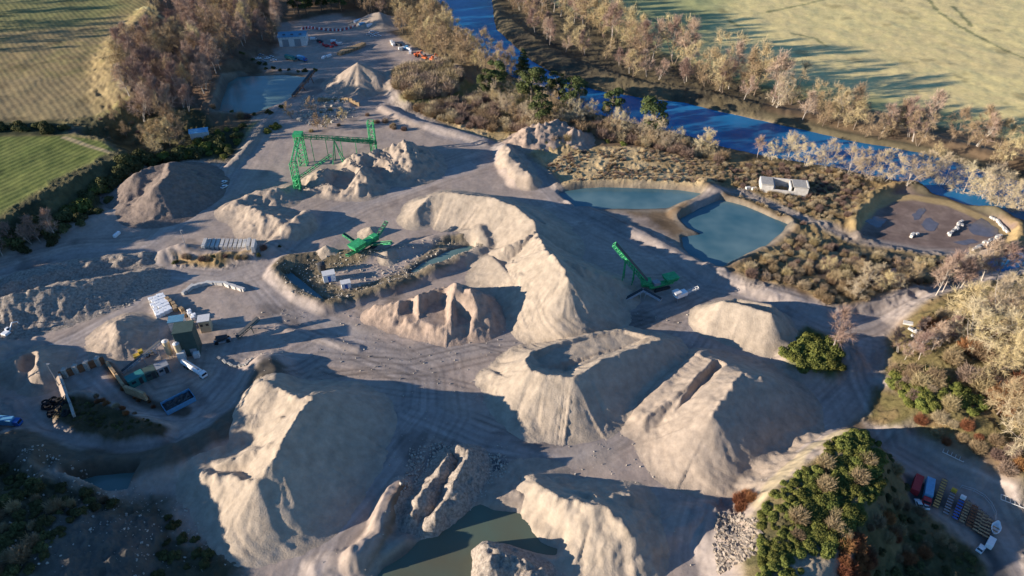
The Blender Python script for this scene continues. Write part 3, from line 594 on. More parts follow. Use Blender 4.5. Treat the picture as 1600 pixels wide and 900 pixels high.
# ------------------------------------------------------------ vegetation: tree kinds
def unit(v): return v / (np.linalg.norm(v, axis=-1, keepdims=True) + 1e-9)
def cone_chain(V, F, pts, r0, r1, n):
    """tapered tube through pts"""
    pts = np.array(pts); k = len(pts); base = len(V)
    for j in range(k):
        d = pts[min(j + 1, k - 1)] - pts[max(j - 1, 0)]; d = d / (np.linalg.norm(d) + 1e-9)
        u = np.cross(d, (1, 0, 0) if abs(d[0]) < .8 else (0, 1, 0)); u /= np.linalg.norm(u); w_ = np.cross(d, u); r = r0 + (r1 - r0) * j / (k - 1)
        for q in range(n):
            a = 2 * math.pi * q / n; V.append(pts[j] + r * (math.cos(a) * u + math.sin(a) * w_))
    for j in range(k - 1):
        for q in range(n): F.append((base + j * n + q, base + j * n + (q + 1) % n, base + (j + 1) * n + (q + 1) % n, base + (j + 1) * n + q))
def bare_tree(h, wd, seed, nl=9, nsub=5, ntw=14, tw=.075, tl=1.2, stems=1, low=.3, up=.5, flat=1.0):
    g = np.random.default_rng(seed); TV, TF = [], []; CV, CF = [], []; ends = []
    c = np.array([0, 0, h * (.5 + low * .5)]); rad = np.array([wd / 2, wd / 2, h * (.5 - low * .5) * flat])
    for st in range(stems):
        b = np.array([g.normal(0, .35), g.normal(0, .35), 0]) if stems > 1 else np.zeros(3)
        lean = np.array([g.normal(0, .12), g.normal(0, .12), 0]) * (2.2 if stems > 1 else .6)
        top = b + np.array([0, 0, h * g.uniform(.8, .95)]) + lean * h
        tr = [b + np.array([0, 0, -.6]), b + (top - b) * .33 + g.normal(0, .15, 3), b + (top - b) * .66 + g.normal(0, .25, 3), top]
        r0 = h * .017 / (stems ** .4); cone_chain(TV, TF, tr, r0, r0 * .2, 6)
        for k in range(max(3, nl // stems)):
            f = low + (.95 - low) * (k + g.random()) / max(3, nl // stems); a = g.uniform(0, 6.283) ; s0 = b + (top - b) * f
            z = min(1, f + g.uniform(.08, .3)); prof = math.sqrt(max(.06, 1 - ((z * h - c[2]) / rad[2]) ** 2))
            e = np.array([math.cos(a) * rad[0] * prof * g.uniform(.7, 1), math.sin(a) * rad[1] * prof * g.uniform(.7, 1), z * h]) + (b + lean * h * f) * .6
            mid = (s0 + e) / 2 + np.array([0, 0, -.03 * h]); cone_chain(TV, TF, [s0, mid, e], r0 * .45 * (1.1 - f), r0 * .08, 4)
            for j in range(nsub):
                t0 = g.uniform(.25, 1); p0 = s0 + (e - s0) * t0
                d = unit(g.normal(0, 1, 3) + unit(p0 - c) * .9 + np.array([0, 0, up])); L = g.uniform(.1, .22) * h * (1.1 - .4 * t0)
                p1 = p0 + d * L; cone_chain(CV, CF, [p0, p1], tw * .6, tw * .3, 3); ends.append((p0, p1, d))
    P0 = np.array([x[0] for x in ends]); P1 = np.array([x[1] for x in ends]); DD = np.array([x[2] for x in ends]); n = len(ends)
    tt = g.uniform(.15, 1, (n, ntw, 1)); o = P0[:, None] + (P1 - P0)[:, None] * tt
    d = unit(g.normal(0, .75, (n, ntw, 3)) + DD[:, None] * .8 + np.array([0, 0, up * .6])); L = g.uniform(.5, 1.3, (n, ntw, 1)) * tl
    s = unit(np.cross(d, g.normal(0, 1, (n, ntw, 3)))) * tw * g.uniform(.6, 1.3, (n, ntw, 1))
    a = (o - s * .5).reshape(-1, 3); b = (o + s * .5).reshape(-1, 3); c2 = (o + d * L + s * .3).reshape(-1, 3); c3 = (o + d * L - s * .3).reshape(-1, 3)
    V = np.concatenate([np.array(CV), a, b, c2, c3]); m = len(a); k0 = len(CV); i = np.arange(m)
    F = np.concatenate([np.array(CF), np.stack([k0 + i, k0 + m + i, k0 + 2 * m + i, k0 + 3 * m + i], -1)])
    return np.array(TV), np.array(TF), V, F
def leaf_cloud(blobs, n, size, seed, up=.3, shell=.55):
    """leaf-sized quads through a set of lumps (x,y,z,rx,ry,rz)"""
    g = np.random.default_rng(seed); B = np.array(blobs, float); wgt = (B[:, 3] * B[:, 4] + B[:, 4] * B[:, 5]); k = g.choice(len(B), n, p=wgt / wgt.sum())
    d = unit(g.normal(0, 1, (n, 3))); d[:, 2] = np.where(d[:, 2] < -.35, -d[:, 2], d[:, 2]); r = shell + (1 - shell) * g.random((n, 1)) ** .6
    r = r * (1 + .16 * np.sin(d[:, :1] * 9 + k[:, None]) * np.cos(d[:, 1:2] * 8)); o = B[k, :3] + d * r * B[k, 3:]
    nrm = unit(d + g.normal(0, .6, (n, 3)) + np.array([0, 0, up])); u = unit(np.cross(nrm, g.normal(0, 1, (n, 3)))); v = np.cross(nrm, u)
    sz = size * g.uniform(.6, 1.4, (n, 1)); a = o + u * sz; b = o + v * sz * .6; c = o - u * sz; e = o - v * sz * .6
    V = np.concatenate([a, b, c, e]); i = np.arange(n); return V, np.stack([i, n + i, 2 * n + i, 3 * n + i], -1)
def proto_bare(name, tmat, cmat, **kw):
    a, b, c, d = bare_tree(**kw); return (name, np_mesh(name + '_trunk', a, b, tmat, True), np_mesh(name + '_crown', c, d, cmat))
bk, bb_ = M['bark'], M['birchbark']
TAN_T = [proto_bare('bare_tree', bk, M['twig_tan'], h=10, wd=7.5, seed=s, nl=13, nsub=6, ntw=26, tw=.05, low=.18, stems=st) for s, st in ((1, 1), (2, 2), (3, 3), (4, 1))]
PINK_T = [proto_bare('bare_birch', bb_, M['twig_pink'], h=10, wd=6, seed=s, nl=14, nsub=6, ntw=26, tw=.048, low=.22, up=.9, stems=st) for s, st in ((11, 1), (12, 2), (13, 1))]
PALE_T = [proto_bare('bare_willow', bb_, M['twig_pale'], h=10, wd=10.5, seed=s, nl=22, nsub=9, ntw=26, tw=.036, tl=.85, low=.1, up=.35, stems=st) for s, st in ((21, 3), (22, 4), (23, 3))]
BIRCH = [proto_bare('bare_birch', bb_, M['twig_pink'], h=10, wd=4.4, seed=s, nl=13, nsub=6, ntw=26, tw=.042, low=.3, up=1.0) for s in (31, 32)]
def proto_conifer(seed, cone=True):
    g = np.random.default_rng(seed); V, F = [], []; cone_chain(V, F, [np.array([0, 0, -.5]), np.array([.1, 0, 5]), np.array([0, .1, 9.6])], .24, .05, 6); bl = []
    if cone:
        for k in range(26):
            z = 1.4 + 8.2 * k / 26; r = (1 - z / 10.4) * 3.0 + .25; a = k * 2.4; bl.append((math.cos(a) * r * .55, math.sin(a) * r * .55, z, r * .6 + .15, r * .6 + .15, .42))
    else:
        for k in range(15):
            z = g.uniform(3.2, 9.2); r = 3.3 * math.sqrt(max(.1, 1 - ((z - 6) / 4.2) ** 2)); a = k * 2.4; q = g.uniform(.9, 1.7)
            e = np.array([math.cos(a) * r * .7, math.sin(a) * r * .7, z]); cone_chain(V, F, [np.array([0, 0, z - 1.4]), e], .09, .03, 4); bl.append((e[0], e[1], e[2], q, q, q * .6))
    c, d = leaf_cloud(bl, 3200, .24, seed); return ('pine_tree', np_mesh('pine_tree_trunk', np.array(V), np.array(F), bk, True), np_mesh('pine_tree_crown', c, d, M['pine']))
PINES = [proto_conifer(41, True), proto_conifer(42, False), proto_conifer(43, False)]
def proto_bush(name, m, seed, n=2300, size=.10, k=11, flat=.75):
    g = np.random.default_rng(seed); bl = []
    for j in range(k):
        a = g.uniform(0, 6.28); r = g.uniform(0, .95); q = g.uniform(.28, .75); bl.append((math.cos(a) * r, math.sin(a) * r, q * flat * .55 + g.uniform(-.1, .45), q, q, q * flat))
    v, f = leaf_cloud(bl, n, size, seed); return (name, np_mesh(name, v, f, m), None)
GORSE = [proto_bush('gorse_bush', M['gorse'], s, 2600) for s in (51, 52, 53)]
DKBUSH = [proto_bush('evergreen_bush', M['ivy'], s, 2200) for s in (55, 56)]
def proto_twigbush(name, m, seed, h=1.5, wd=2.4, nn_=2000):
    g = np.random.default_rng(seed); n = nn_; r = g.random((n, 1)) ** .5; a = g.uniform(0, 6.283, (n, 1)); o = np.concatenate([np.cos(a) * r * wd * .38, np.sin(a) * r * wd * .38, np.abs(g.normal(.1, .35, (n, 1))) * h], 1)
    d = unit(np.concatenate([np.cos(a) * r * .8, np.sin(a) * r * .8, np.full((n, 1), .9)], 1) + g.normal(0, .45, (n, 3))); L = g.uniform(.25, .75, (n, 1)) * h * .8
    s = unit(np.cross(d, g.normal(0, 1, (n, 3)))) * .026; V = np.concatenate([o - s, o + s, o + d * L + s * .3, o + d * L - s * .3]); i = np.arange(n)
    return (name, np_mesh(name, V, np.stack([i, n + i, 2 * n + i, 3 * n + i], -1), m), None)
SCRUB = [proto_twigbush('bare_shrub', M['brush_tan'], 61), proto_twigbush('bare_shrub', M['brush_pale'], 62), proto_twigbush('bare_shrub', M['brush_pink'], 63)]
RUST = [proto_twigbush('rusty_shrub', M['twig_rust'], 65, nn_=2200), proto_twigbush('rusty_shrub', M['twig_rust'], 66, nn_=2200)]
def onroad(x, y):
    out = np.zeros(np.shape(x), bool)
    for q, wd in RD: out |= pld(x, y, PL(q))[0] < wd / 2 + .6
    return out
def merged(name, items, m, label, cat):
    Vs, Fs, n = [], [], 0
    for me, (x, y, z), rz, sx, sz in items:
        v = np.empty(len(me.vertices) * 3, np.float32); me.vertices.foreach_get('co', v); v = v.reshape(-1, 3) * (sx, sx, sx * sz)
        f = np.empty(len(me.loops), np.int32); me.loops.foreach_get('vertex_index', f); c, s_ = math.cos(rz), math.sin(rz)
        Vs.append(np.stack([v[:, 0] * c - v[:, 1] * s_ + x, v[:, 0] * s_ + v[:, 1] * c + y, v[:, 2] + z], -1)); Fs.append(f.reshape(-1, 4) + n); n += len(v)
    o = link(name, np_mesh(name, np.concatenate(Vs), np.concatenate(Fs), m)); return tag(o, label, cat, None, 'stuff')
def scrub(pts, n, smin, smax, label, gap, z=0):
    q = PL(pts, z); xs = [p[0] for p in q]; ys = [p[1] for p in q]; cx = rng.uniform(min(xs), max(xs), n * 30); cy = rng.uniform(min(ys), max(ys), n * 30); ok = (sdf(cx, cy, q) < 0) & ~onroad(cx, cy) & (fbm(cx / 9, cy / 9, 44, 2) > -.25); got = []
    for x, y in zip(cx[ok], cy[ok]):
        if len(got) >= n: break
        if all((x - a) ** 2 + (y - b) ** 2 > gap * gap for a, b in got): got.append((x, y))
    for k, pr in enumerate(SCRUB):
        it = [(pr[1], (x, y, gz(x, y) - .1), random.uniform(0, 6.28), random.uniform(smin, smax), random.uniform(.8, 1.1)) for x, y in got[k::3]]
        merged('scrub', it, pr[1].materials[0], label + (', tan part', ', pale part', ', pinkish part')[k], 'scrub')
def plant(proto, loc, s, label, cat, group=None, sz=None, rz=None):
    name, tm, cm = proto
    rz = random.uniform(0, 6.28) if rz is None else rz
    if cm is None:
        o = link(name, tm)
    else:
        o = empty(name, loc, rz); link('trunk', tm, o); link('crown', cm, o)
    o.location = loc; o.rotation_euler = (0, 0, rz); o.scale = (s, s, s * (sz or 1)); tag(o, label, cat, group); return o
def scatter(pts, protos, n, smin, smax, label, cat, group, gap=3.0, z=0, maxtry=40, weights=None, sz=(.9, 1.15)):
    q = PL(pts, z); xs = [p[0] for p in q]; ys = [p[1] for p in q]
    m = n * maxtry; cx = rng.uniform(min(xs), max(xs), m); cy = rng.uniform(min(ys), max(ys), m); ok = (sdf(cx, cy, q) < 0) & ~onroad(cx, cy); cx, cy = cx[ok], cy[ok]; got = []
    for x, y in zip(cx, cy):
        if len(got) >= n: break
        if all((x - a) ** 2 + (y - b) ** 2 > gap * gap for a, b in got):
            got.append((x, y)); pr = random.choices(protos, weights)[0]
            plant(pr, (x, y, gz(x, y) - .1), random.uniform(smin, smax), label, cat, group, random.uniform(*sz))
    return got
def along(pts, protos, step, jit, smin, smax, label, cat, group, z=0, sz=(.9, 1.15)):
    q = PL(pts, z); acc = 0
    for a, b in zip(q[:-1], q[1:]):
        L = math.dist(a, b); s = acc
        while s < L:
            x = a[0] + (b[0] - a[0]) * s / L + random.gauss(0, jit); y = a[1] + (b[1] - a[1]) * s / L + random.gauss(0, jit)
            plant(random.choice(protos), (x, y, gz(x, y) - .1), random.uniform(smin, smax), label, cat, group, random.uniform(*sz)); s += step * random.uniform(.7, 1.35)
        acc = s - L
random.seed(5)
mix = TAN_T + PINK_T
# wood on the upper left
scatter([(225,60),(290,30),(430,8),(440,48),(425,72),(375,88),(345,118),(335,150),(322,172),(272,190),(245,198),(215,192),(200,160),(190,120)], PINK_T + TAN_T[:2], 105, .95, 1.45, 'bare pinkish brown tree in the dense wood above the turquoise pond, upper left', 'tree', 'trees of the wood on the upper left', 4.2, 3)
scatter([(230,-30),(620,-30),(600,20),(520,14),(430,22),(300,28),(240,18)], PINK_T + TAN_T, 60, 1.0, 1.6, 'bare brown tree in the wood behind the far yard at the top edge', 'tree', 'trees behind the far yard', 6, 3)
scatter([(440,-10),(600,-25),(610,12),(540,14),(450,26)], PINES, 16, 1.1, 1.6, 'dark pine tree among the wood behind the far yard', 'pine tree', 'pines behind the far yard', 5, 2)
# strip along the near bank of the river, upper middle
scatter([(598,15),(640,-25),(672,-25),(702,42),(745,78),(812,118),(770,132),(742,122),(700,98),(650,72),(615,45)], TAN_T, 75, .85, 1.3, 'bare tan tree in the thick strip between the far yard and the river', 'tree', 'trees between the far yard and the river', 4.2)
scrub([(618,112),(698,100),(722,124),(702,150),(645,158),(618,140)], 140, 1.6, 2.6, 'low pale bare thicket filling the square plot right of the gravel cone', 1.9500000000000002, 2)
# far bank row
along([(785,-8),(830,38),(870,72),(925,92),(985,118),(1050,128),(1110,138),(1165,160)], TAN_T + PINK_T, 6.5, 2.5, .8, 1.35, 'bare tree in shade at the foot of the far river bank', 'tree', 'trees at the foot of the far river bank', -1)
along([(800,-25),(860,14),(930,42),(1000,82),(1060,98),(1120,125),(1180,142),(1230,152)], TAN_T + PINK_T + BIRCH, 4.6, 2.6, 1.3, 2.0, 'tall bare tree in the row between the river and the pale field', 'tree', 'tall trees between the river and the pale field', 2)
along([(1200,160),(1260,178),(1320,192),(1400,205),(1480,220),(1560,235),(1640,255),(1800,300)], TAN_T + PINK_T + PALE_T[:1], 4.6, 2.4, 1.0, 1.5, 'bare tan tree in the right-hand row bordering the pale field', 'tree', 'trees bordering the pale field on the right', 2)
along([(1270,188),(1340,212),(1420,228),(1500,242),(1600,262),(1700,285)], TAN_T, 7, 2.5, .7, 1.1, 'small bare tree on the far bank at the right, in front of the row', 'tree', 'small trees on the far bank at the right', 0)
# near river edge, right
for i, (px, py, s) in enumerate([(1228,250,1.0),(1258,262,.95),(1290,262,1.05),(1322,272,1.15),(1352,278,1.1),(1382,283,1.2),(1415,288,1.0),(1440,282,1.15),(1468,295,1.3),(1500,305,1.25),(1532,315,1.35),(1560,326,1.25),(1590,334,1.35),(1620,345,1.3),(1545,290,.9),(1235,238,.8),(1205,250,.75)]):
    plant(PALE_T[i % 3], at(px, py, -.1), s * .92, 'broad pale bare tree leaning over the near edge of the river on the right', 'tree', 'broad pale trees on the near river edge')
for px, py in ((1180,245),(1190,240),(1300,500),(1196,236)): pass
plant(BIRCH[0], at(1183,247), .8, 'small pink bare birch beside the river left of the broad pale trees', 'tree')
plant(BIRCH[1], at(1301,548), 1.25, 'pink bare birch rising from the round gorse mound by the road junction', 'tree')
# central clump
for i, (px, py, s) in enumerate([(817,122,1.0),(775,140,.95),(830,168,1.25),(868,160,.9),(890,172,1.0),(955,186,.9),(1018,215,1.15),(845,195,.9),(905,160,.8),(760,150,.8)]):
    plant(PINES[0] if i == 0 else PINES[1 + i % 2], at(px, py, -.1), s * 1.45, ['pointed dark green pine standing highest in the clump by the river bend', 'rounded green pine in the clump between the river and the first blue pond'][i > 0], 'pine tree', None if i == 0 else 'rounded pines in the clump by the river')
scatter([(760,128),(820,130),(900,160),(960,190),(1050,215),(1120,235),(1095,250),(1000,232),(900,205),(820,200),(770,175)], TAN_T + PALE_T, 60, .45, .9, 'bare tree in the mixed clump between the river and the first blue pond', 'tree', 'bare trees of the mixed clump by the river', 4)
scrub([(640,172),(760,150),(830,185),(960,195),(1100,235),(1140,255),(1080,248),(960,222),(870,215),(780,212),(700,190)], 240, 1.0, 2.2, 'brownish scrub around the pine clump by the river', 1.9500000000000002, 0)
scatter([(740,150),(830,160),(960,200),(1100,240),(1060,245),(900,215),(800,205)], GORSE, 40, .9, 1.8, 'green gorse bush in the scrub around the pine clump', 'bush', 'gorse bushes around the pine clump', 3)
scrub([(840,262),(900,235),(1000,232),(1110,252),(1150,275),(1100,288),(1000,282),(900,284)], 300, .3, .65, 'tan scrub on the bank above the first blue pond', 1.2, 1)
scatter([(812,208),(840,196),(885,196),(905,212),(870,216),(830,220)], GORSE + SCRUB, 26, .8, 1.5, 'tan and green bush on the rocky knoll above the first blue pond', 'bush', 'bushes on the rocky knoll', 2.4, 4)
# right side scrub
scrub([(1100,262),(1200,255),(1320,270),(1400,295),(1345,310),(1330,345),(1250,355),(1200,330),(1140,298)], 260, .4, 1.0, 'tan scrub between the blue pond and the river', 1.5, 0)
scatter([(1240,372),(1330,395),(1400,405),(1500,410),(1560,425),(1440,455),(1390,472),(1300,490),(1225,455),(1165,448),(1165,430),(1210,405)], SCRUB, 110, .6, 1.4, 'bare brown shrub in the scrub in front of the muddy lagoon', 'shrub', 'brown shrubs in front of the muddy lagoon', 2.6)
scatter([(1270,430),(1400,440),(1520,420),(1440,462),(1320,480)], TAN_T + PALE_T, 14, .4, .7, 'small bare tree in the scrub in front of the muddy lagoon', 'tree', 'small bare trees in front of the muddy lagoon', 4)
# right hillside
along([(1450,475),(1500,462),(1560,448),(1640,430)], BIRCH, 4.0, 1.0, .9, 1.3, 'slim pale birch in the line above the road on the right', 'tree', 'slim birches above the road on the right', 2)
scatter([(1490,500),(1620,468),(1800,470),(1900,780),(1640,760),(1590,720),(1560,660),(1500,610),(1480,560)], PALE_T + TAN_T[:2], 46, .95, 1.35, 'big pale bare tree on the wooded slope at the right edge', 'tree', 'big bare trees on the right-hand slope', 4.6, 7)
scatter([(1450,505),(1620,470),(1700,500),(1700,700),(1560,640),(1470,560)], SCRUB + RUST[:1], 70, 1.1, 2.2, 'tawny shrub on the wooded slope at the right edge', 'shrub', 'tawny shrubs on the right-hand slope', 2.6, 7)
scatter([(1385,545),(1440,530),(1480,545),(1470,560),(1400,570)], PINK_T, 8, .5, .8, 'small pink bare tree beside the rubble heap on the right', 'tree', 'small pink trees beside the rubble heap', 2.5, 4)
scatter([(1375,590),(1420,565),(1470,600),(1530,640),(1520,660),(1450,640),(1400,625)], GORSE + SCRUB[:1], 60, 1.0, 1.8, 'yellow-green gorse bush on the slope right of the road fork', 'bush', 'gorse bushes right of the road fork', 1.9, 5)
scatter([(1225,556),(1262,528),(1310,532),(1345,556),(1330,578),(1260,580)], GORSE, 50, 1.1, 2.0, 'yellow-green gorse bush on the round mound by the road junction', 'bush', 'gorse bushes on the round mound', 1.6, 2)
scatter([(1400,640),(1500,665),(1570,710),(1640,770),(1600,760),(1500,700)], SCRUB + RUST, 45, .7, 1.4, 'low shrub on the shaded foot of the right-hand slope', 'shrub', 'low shrubs at the foot of the right-hand slope', 2.3, 5)
# gorse hill, lower right
scatter([(1300,694),(1345,670),(1375,700),(1372,760),(1330,830),(1290,870),(1235,860),(1255,760)], GORSE + GORSE + SCRUB[:1], 130, .8, 1.6, 'dense gorse bush on the hill crest above the parked trailers', 'bush', 'gorse bushes on the hill crest', 1.35, 9)
scatter([(1185,800),(1250,750),(1262,800),(1240,880),(1240,940),(1180,940)], GORSE, 80, .6, 1.2, 'small gorse bush on the sunlit left face of the hill, lower right', 'bush', 'small gorse bushes on the sunlit hill face', 1.3, 5)
scatter([(1380,720),(1450,800),(1520,860),(1570,940),(1330,940),(1340,850)], DKBUSH + SCRUB[:1], 60, .5, 1.1, 'low dark bush on the shaded hillside below the parked trailers', 'bush', 'low dark bushes below the parked trailers', 2.2, 2)
along([(1375,835),(1400,850),(1425,870),(1450,862)], RUST, 1.8, .6, .7, 1.1, 'russet shrub in the curved line across the shaded hillside', 'shrub', 'russet shrubs in the curved line', 2)
scatter([(1298,888),(1330,872),(1352,890),(1345,925),(1300,925)], RUST, 16, .8, 1.3, 'russet shrub in the round patch at the bottom edge below the gorse hill', 'shrub', 'russet shrubs in the round patch', 1.3, 2)
scatter([(1105,785),(1150,775),(1180,795),(1150,810),(1115,803)], RUST, 14, .8, 1.4, 'dark russet shrub at the foot of the sandy cliff, lower right', 'shrub', 'russet shrubs at the foot of the sandy cliff', 1.8)
scatter([(1365,600),(1385,570),(1410,600),(1450,650),(1410,672),(1355,655)], DKBUSH + SCRUB + GORSE, 45, .8, 1.6, 'dark bush on the verge between the road fork and the right-hand gorse', 'bush', 'dark bushes on the verge by the road fork', 1.8, 1)
# hedge and bank on the left
along([(-120,395),(-20,375),(40,362),(90,338),(135,305),(180,275),(230,245),(300,232),(345,215)], DKBUSH + GORSE[:1], 2.4, 1.4, 2.2, 3.4, 'dark evergreen bush in the long hedge below the green field', 'bush', 'evergreen bushes of the long hedge', 3)
along([(-60,410),(20,390),(80,368),(130,345),(180,305),(215,265)], DKBUSH, 3.0, 2.2, 1.3, 2.2, 'dark bush on the shaded bank below the long hedge', 'bush', 'dark bushes on the bank below the hedge', 1)
along([(-120,412),(0,392),(50,380),(90,366)], PINK_T, 3.2, 1.2, .6, .85, 'small pinkish bare tree in the row along the left haul road', 'tree', 'small pinkish trees along the left haul road', 1)
along([(-80,206),(0,206),(60,205),(100,207)], DKBUSH, 2.2, 1.4, 1.6, 2.4, 'dark green bush in the hedge between the two left fields', 'bush', 'bushes of the hedge between the left fields', 5)
scatter([(225,220),(270,195),(285,200),(285,225),(240,238)], TAN_T, 12, .7, 1.0, 'bare tan tree around the small blue-roofed shed', 'tree', 'bare trees around the blue-roofed shed', 4, 2)
scatter([(270,240),(340,205),(385,198),(380,215),(350,248),(310,246)], DKBUSH + GORSE, 22, 1.2, 2.0, 'green bush on the bank right of the blue-roofed shed', 'bush', 'green bushes right of the blue-roofed shed', 3)
scatter([(400,200),(428,188),(435,200),(410,218)], GORSE, 8, 1.2, 1.8, 'green bush on the verge below the turquoise pond', 'bush', 'green bushes below the turquoise pond', 2.5)
along([(345,178),(380,185),(415,180),(450,165)], DKBUSH + SCRUB, 4, 1.2, .8, 1.5, 'dark shrub on the near shore of the turquoise pond', 'shrub', 'shrubs on the near shore of the turquoise pond')
along([(380,92),(420,108),(470,112),(495,108)], DKBUSH, 3.5, 1, .7, 1.3, 'low dark bush on the far shore of the turquoise pond', 'bush', 'bushes on the far shore of the turquoise pond')
scatter([(120,196),(215,172),(240,185),(150,205)], SCRUB + TAN_T[:1], 14, .45, .8, 'tiny bare shrub by the pale track at the corner of the stubble field', 'shrub', 'tiny shrubs at the stubble field corner', 4, 6)
# odd plants inside the quarry
along([(275,400),(330,402),(400,396),(440,384)], SCRUB + DKBUSH[:1], 2.2, .8, .5, .9, 'low shrub on the bank below the row of white blocks', 'shrub', 'low shrubs on the bank below the white blocks', 2)
along([(470,178),(500,172),(540,182),(520,196),(470,205)], TAN_T + SCRUB, 4.5, 1.6, .5, .8, 'scraggy bare tree among the mounds left of the gravel cone', 'tree', 'scraggy trees left of the gravel cone', 1)
along([(198,610),(228,628),(240,634)], RUST, 1.2, .4, .35, .6, 'russet shrub on the bank below the concrete loading ramp', 'shrub', 'russet shrubs below the loading ramp', 1)
along([(152,632),(180,642),(212,655)], RUST + SCRUB, 1.1, .5, .3, .6, 'tawny shrub on the crest of the dark bank beside the ring road', 'shrub', 'tawny shrubs on the dark bank', 1)
scatter([(111,630),(210,656),(262,674),(250,688),(180,692),(120,680),(85,656)], DKBUSH, 60, .3, .6, 'low dark bush on the crescent bank inside the ring road', 'bush', 'low dark bushes on the crescent bank', 1.1, 1)
along([(575,185),(600,195),(640,205)], SCRUB, 3, 1, .7, 1.1, 'brown shrub on the bank behind the green screening plant', 'shrub', 'shrubs behind the green screening plant')
scatter([(-60,700),(60,760),(200,775),(140,800),(60,900),(-60,940)], DKBUSH + SCRUB[:1], 90, .7, 1.5, 'dark bush on the shaded bank in the lower left corner', 'bush', 'dark bushes in the lower left corner', 2.0, 4)
scatter([(260,800),(330,860),(300,940),(240,940)], DKBUSH, 16, .6, 1.2, 'low dark bush below the huge lower left stockpile', 'bush', 'low dark bushes below the huge stockpile', 2.2, 1)
# the wood standing just past the left edge of the view, whose shade falls across the lower left
def worldrow(x, y0, y1, step, jit, protos, s0, s1, label, group):
    y = y0
    while y < y1:
        xx = x + random.gauss(0, jit); plant(random.choice(protos), (xx, y, gz(xx, y) - .2), random.uniform(s0, s1), label, 'tree', group); y += step * random.uniform(.7, 1.3)
for x, y0, y1, s0, s1 in ((-122, 30, 84, .95, 1.25), (-129, 30, 84, .95, 1.25), (-124, 84, 106, .95, 1.3), (-131, 84, 106, .95, 1.3)): worldrow(x, y0, y1, 2.6, 1.6, PINES[1:], s0, s1, 'dark pine tree in the wood just past the lower left edge', 'pines past the lower left edge')
worldrow(-128, 106, 122, 8, 1.0, PINES[1:], .8, 1.1, 'dark pine tree in the wood just past the lower left edge', 'pines past the lower left edge')
for x in (-182, -190): worldrow(x, 143, 170, 3.6, 1.6, PINES[1:], 1.2, 1.6, 'dark pine tree past the left edge above the gravel dump', 'pines past the left edge above the gravel dump')

for px, py, s in ((-60, 40, 1.6), (-90, 52, 1.9), (-75, 62, 1.7), (-120, 72, 1.8), (-40, 22, 1.5), (-100, 28, 1.8), (-30, 8, 1.5), (-140, 90, 1.5)): plant(TAN_T[0], at(px, py, -.1), s, 'bare tree past the left edge of the stubble field', 'tree', 'bare trees past the left edge of the stubble field')
VS = .62      # vehicles' size against the land, read off the photograph
# ------------------------------------------------------------ vehicles
def pair(a, b):
    """centre, heading and length of a thing lying on the ground between two measured points"""
    p, q = at(*a), at(*b); c = ((p[0] + q[0]) / 2, (p[1] + q[1]) / 2); return (c[0], c[1], gz(*c)), math.atan2(q[1] - p[1], q[0] - p[0]), math.dist(p[:2], q[:2])
def wheels(t, xs, y, r, wd=.25):
    for x in xs:
        for s in (-1, 1):
            w_ = MB().tube((x, s * y - wd / 2 * 1, r), (x, s * y + wd / 2, r), r, n=10).build('wheel', M['tyre'], t)
            MB().tube((x, s * y - wd / 2 - .01, r), (x, s * y + wd / 2 + .01, r), r * .5, n=8).build('rim', M['steel'], w_)
def car(loc, rz, m, label, group=None, van=False, L=4.4):
    t = empty('parked_van' if van else 'parked_car', loc, rz, label, 'van' if van else 'car', group, VS)
    if van:
        p = [(-L/2, .35), (L/2 - .1, .35), (L/2, .6), (L/2 - .15, 1.1), (L/2 - .9, 2.0), (-L/2 + .1, 2.1), (-L/2, 1.9)]
        b = MB(); b.prism(p, -.92, .92); b.build('body', m, t, .04)
        MB().add([(L/2 - .13, -.8, 1.15), (L/2 - .13, .8, 1.15), (L/2 - .84, .76, 1.98), (L/2 - .84, -.76, 1.98)], [(0, 1, 2, 3)]).build('windscreen', M['glass'], t)
        MB().box((L/2 - 1.1, .93, 1.5), (.8, .02, .5)).box((L/2 - 1.1, -.93, 1.5), (.8, .02, .5)).build('side_window', M['glass'], t)
    else:
        MB().prism([(-L/2, .35), (L/2, .35), (L/2, .7), (L/2 - .9, .88), (-L/2 + .2, .95), (-L/2, .8)], -.88, .88).build('body', m, t, .04)
        MB().prism([(-L/2 + .35, .9), (L/2 - 1.25, .9), (L/2 - 1.9, 1.42), (-L/2 + .8, 1.42)], -.78, .78).build('window', M['glass'], t)
        MB().box((-.25, 0, 1.44), (L * .40, 1.4, .06)).build('roof', m, t, .02)
    wheels(t, (-L * .31, L * .31), .80, .33, .22); return t
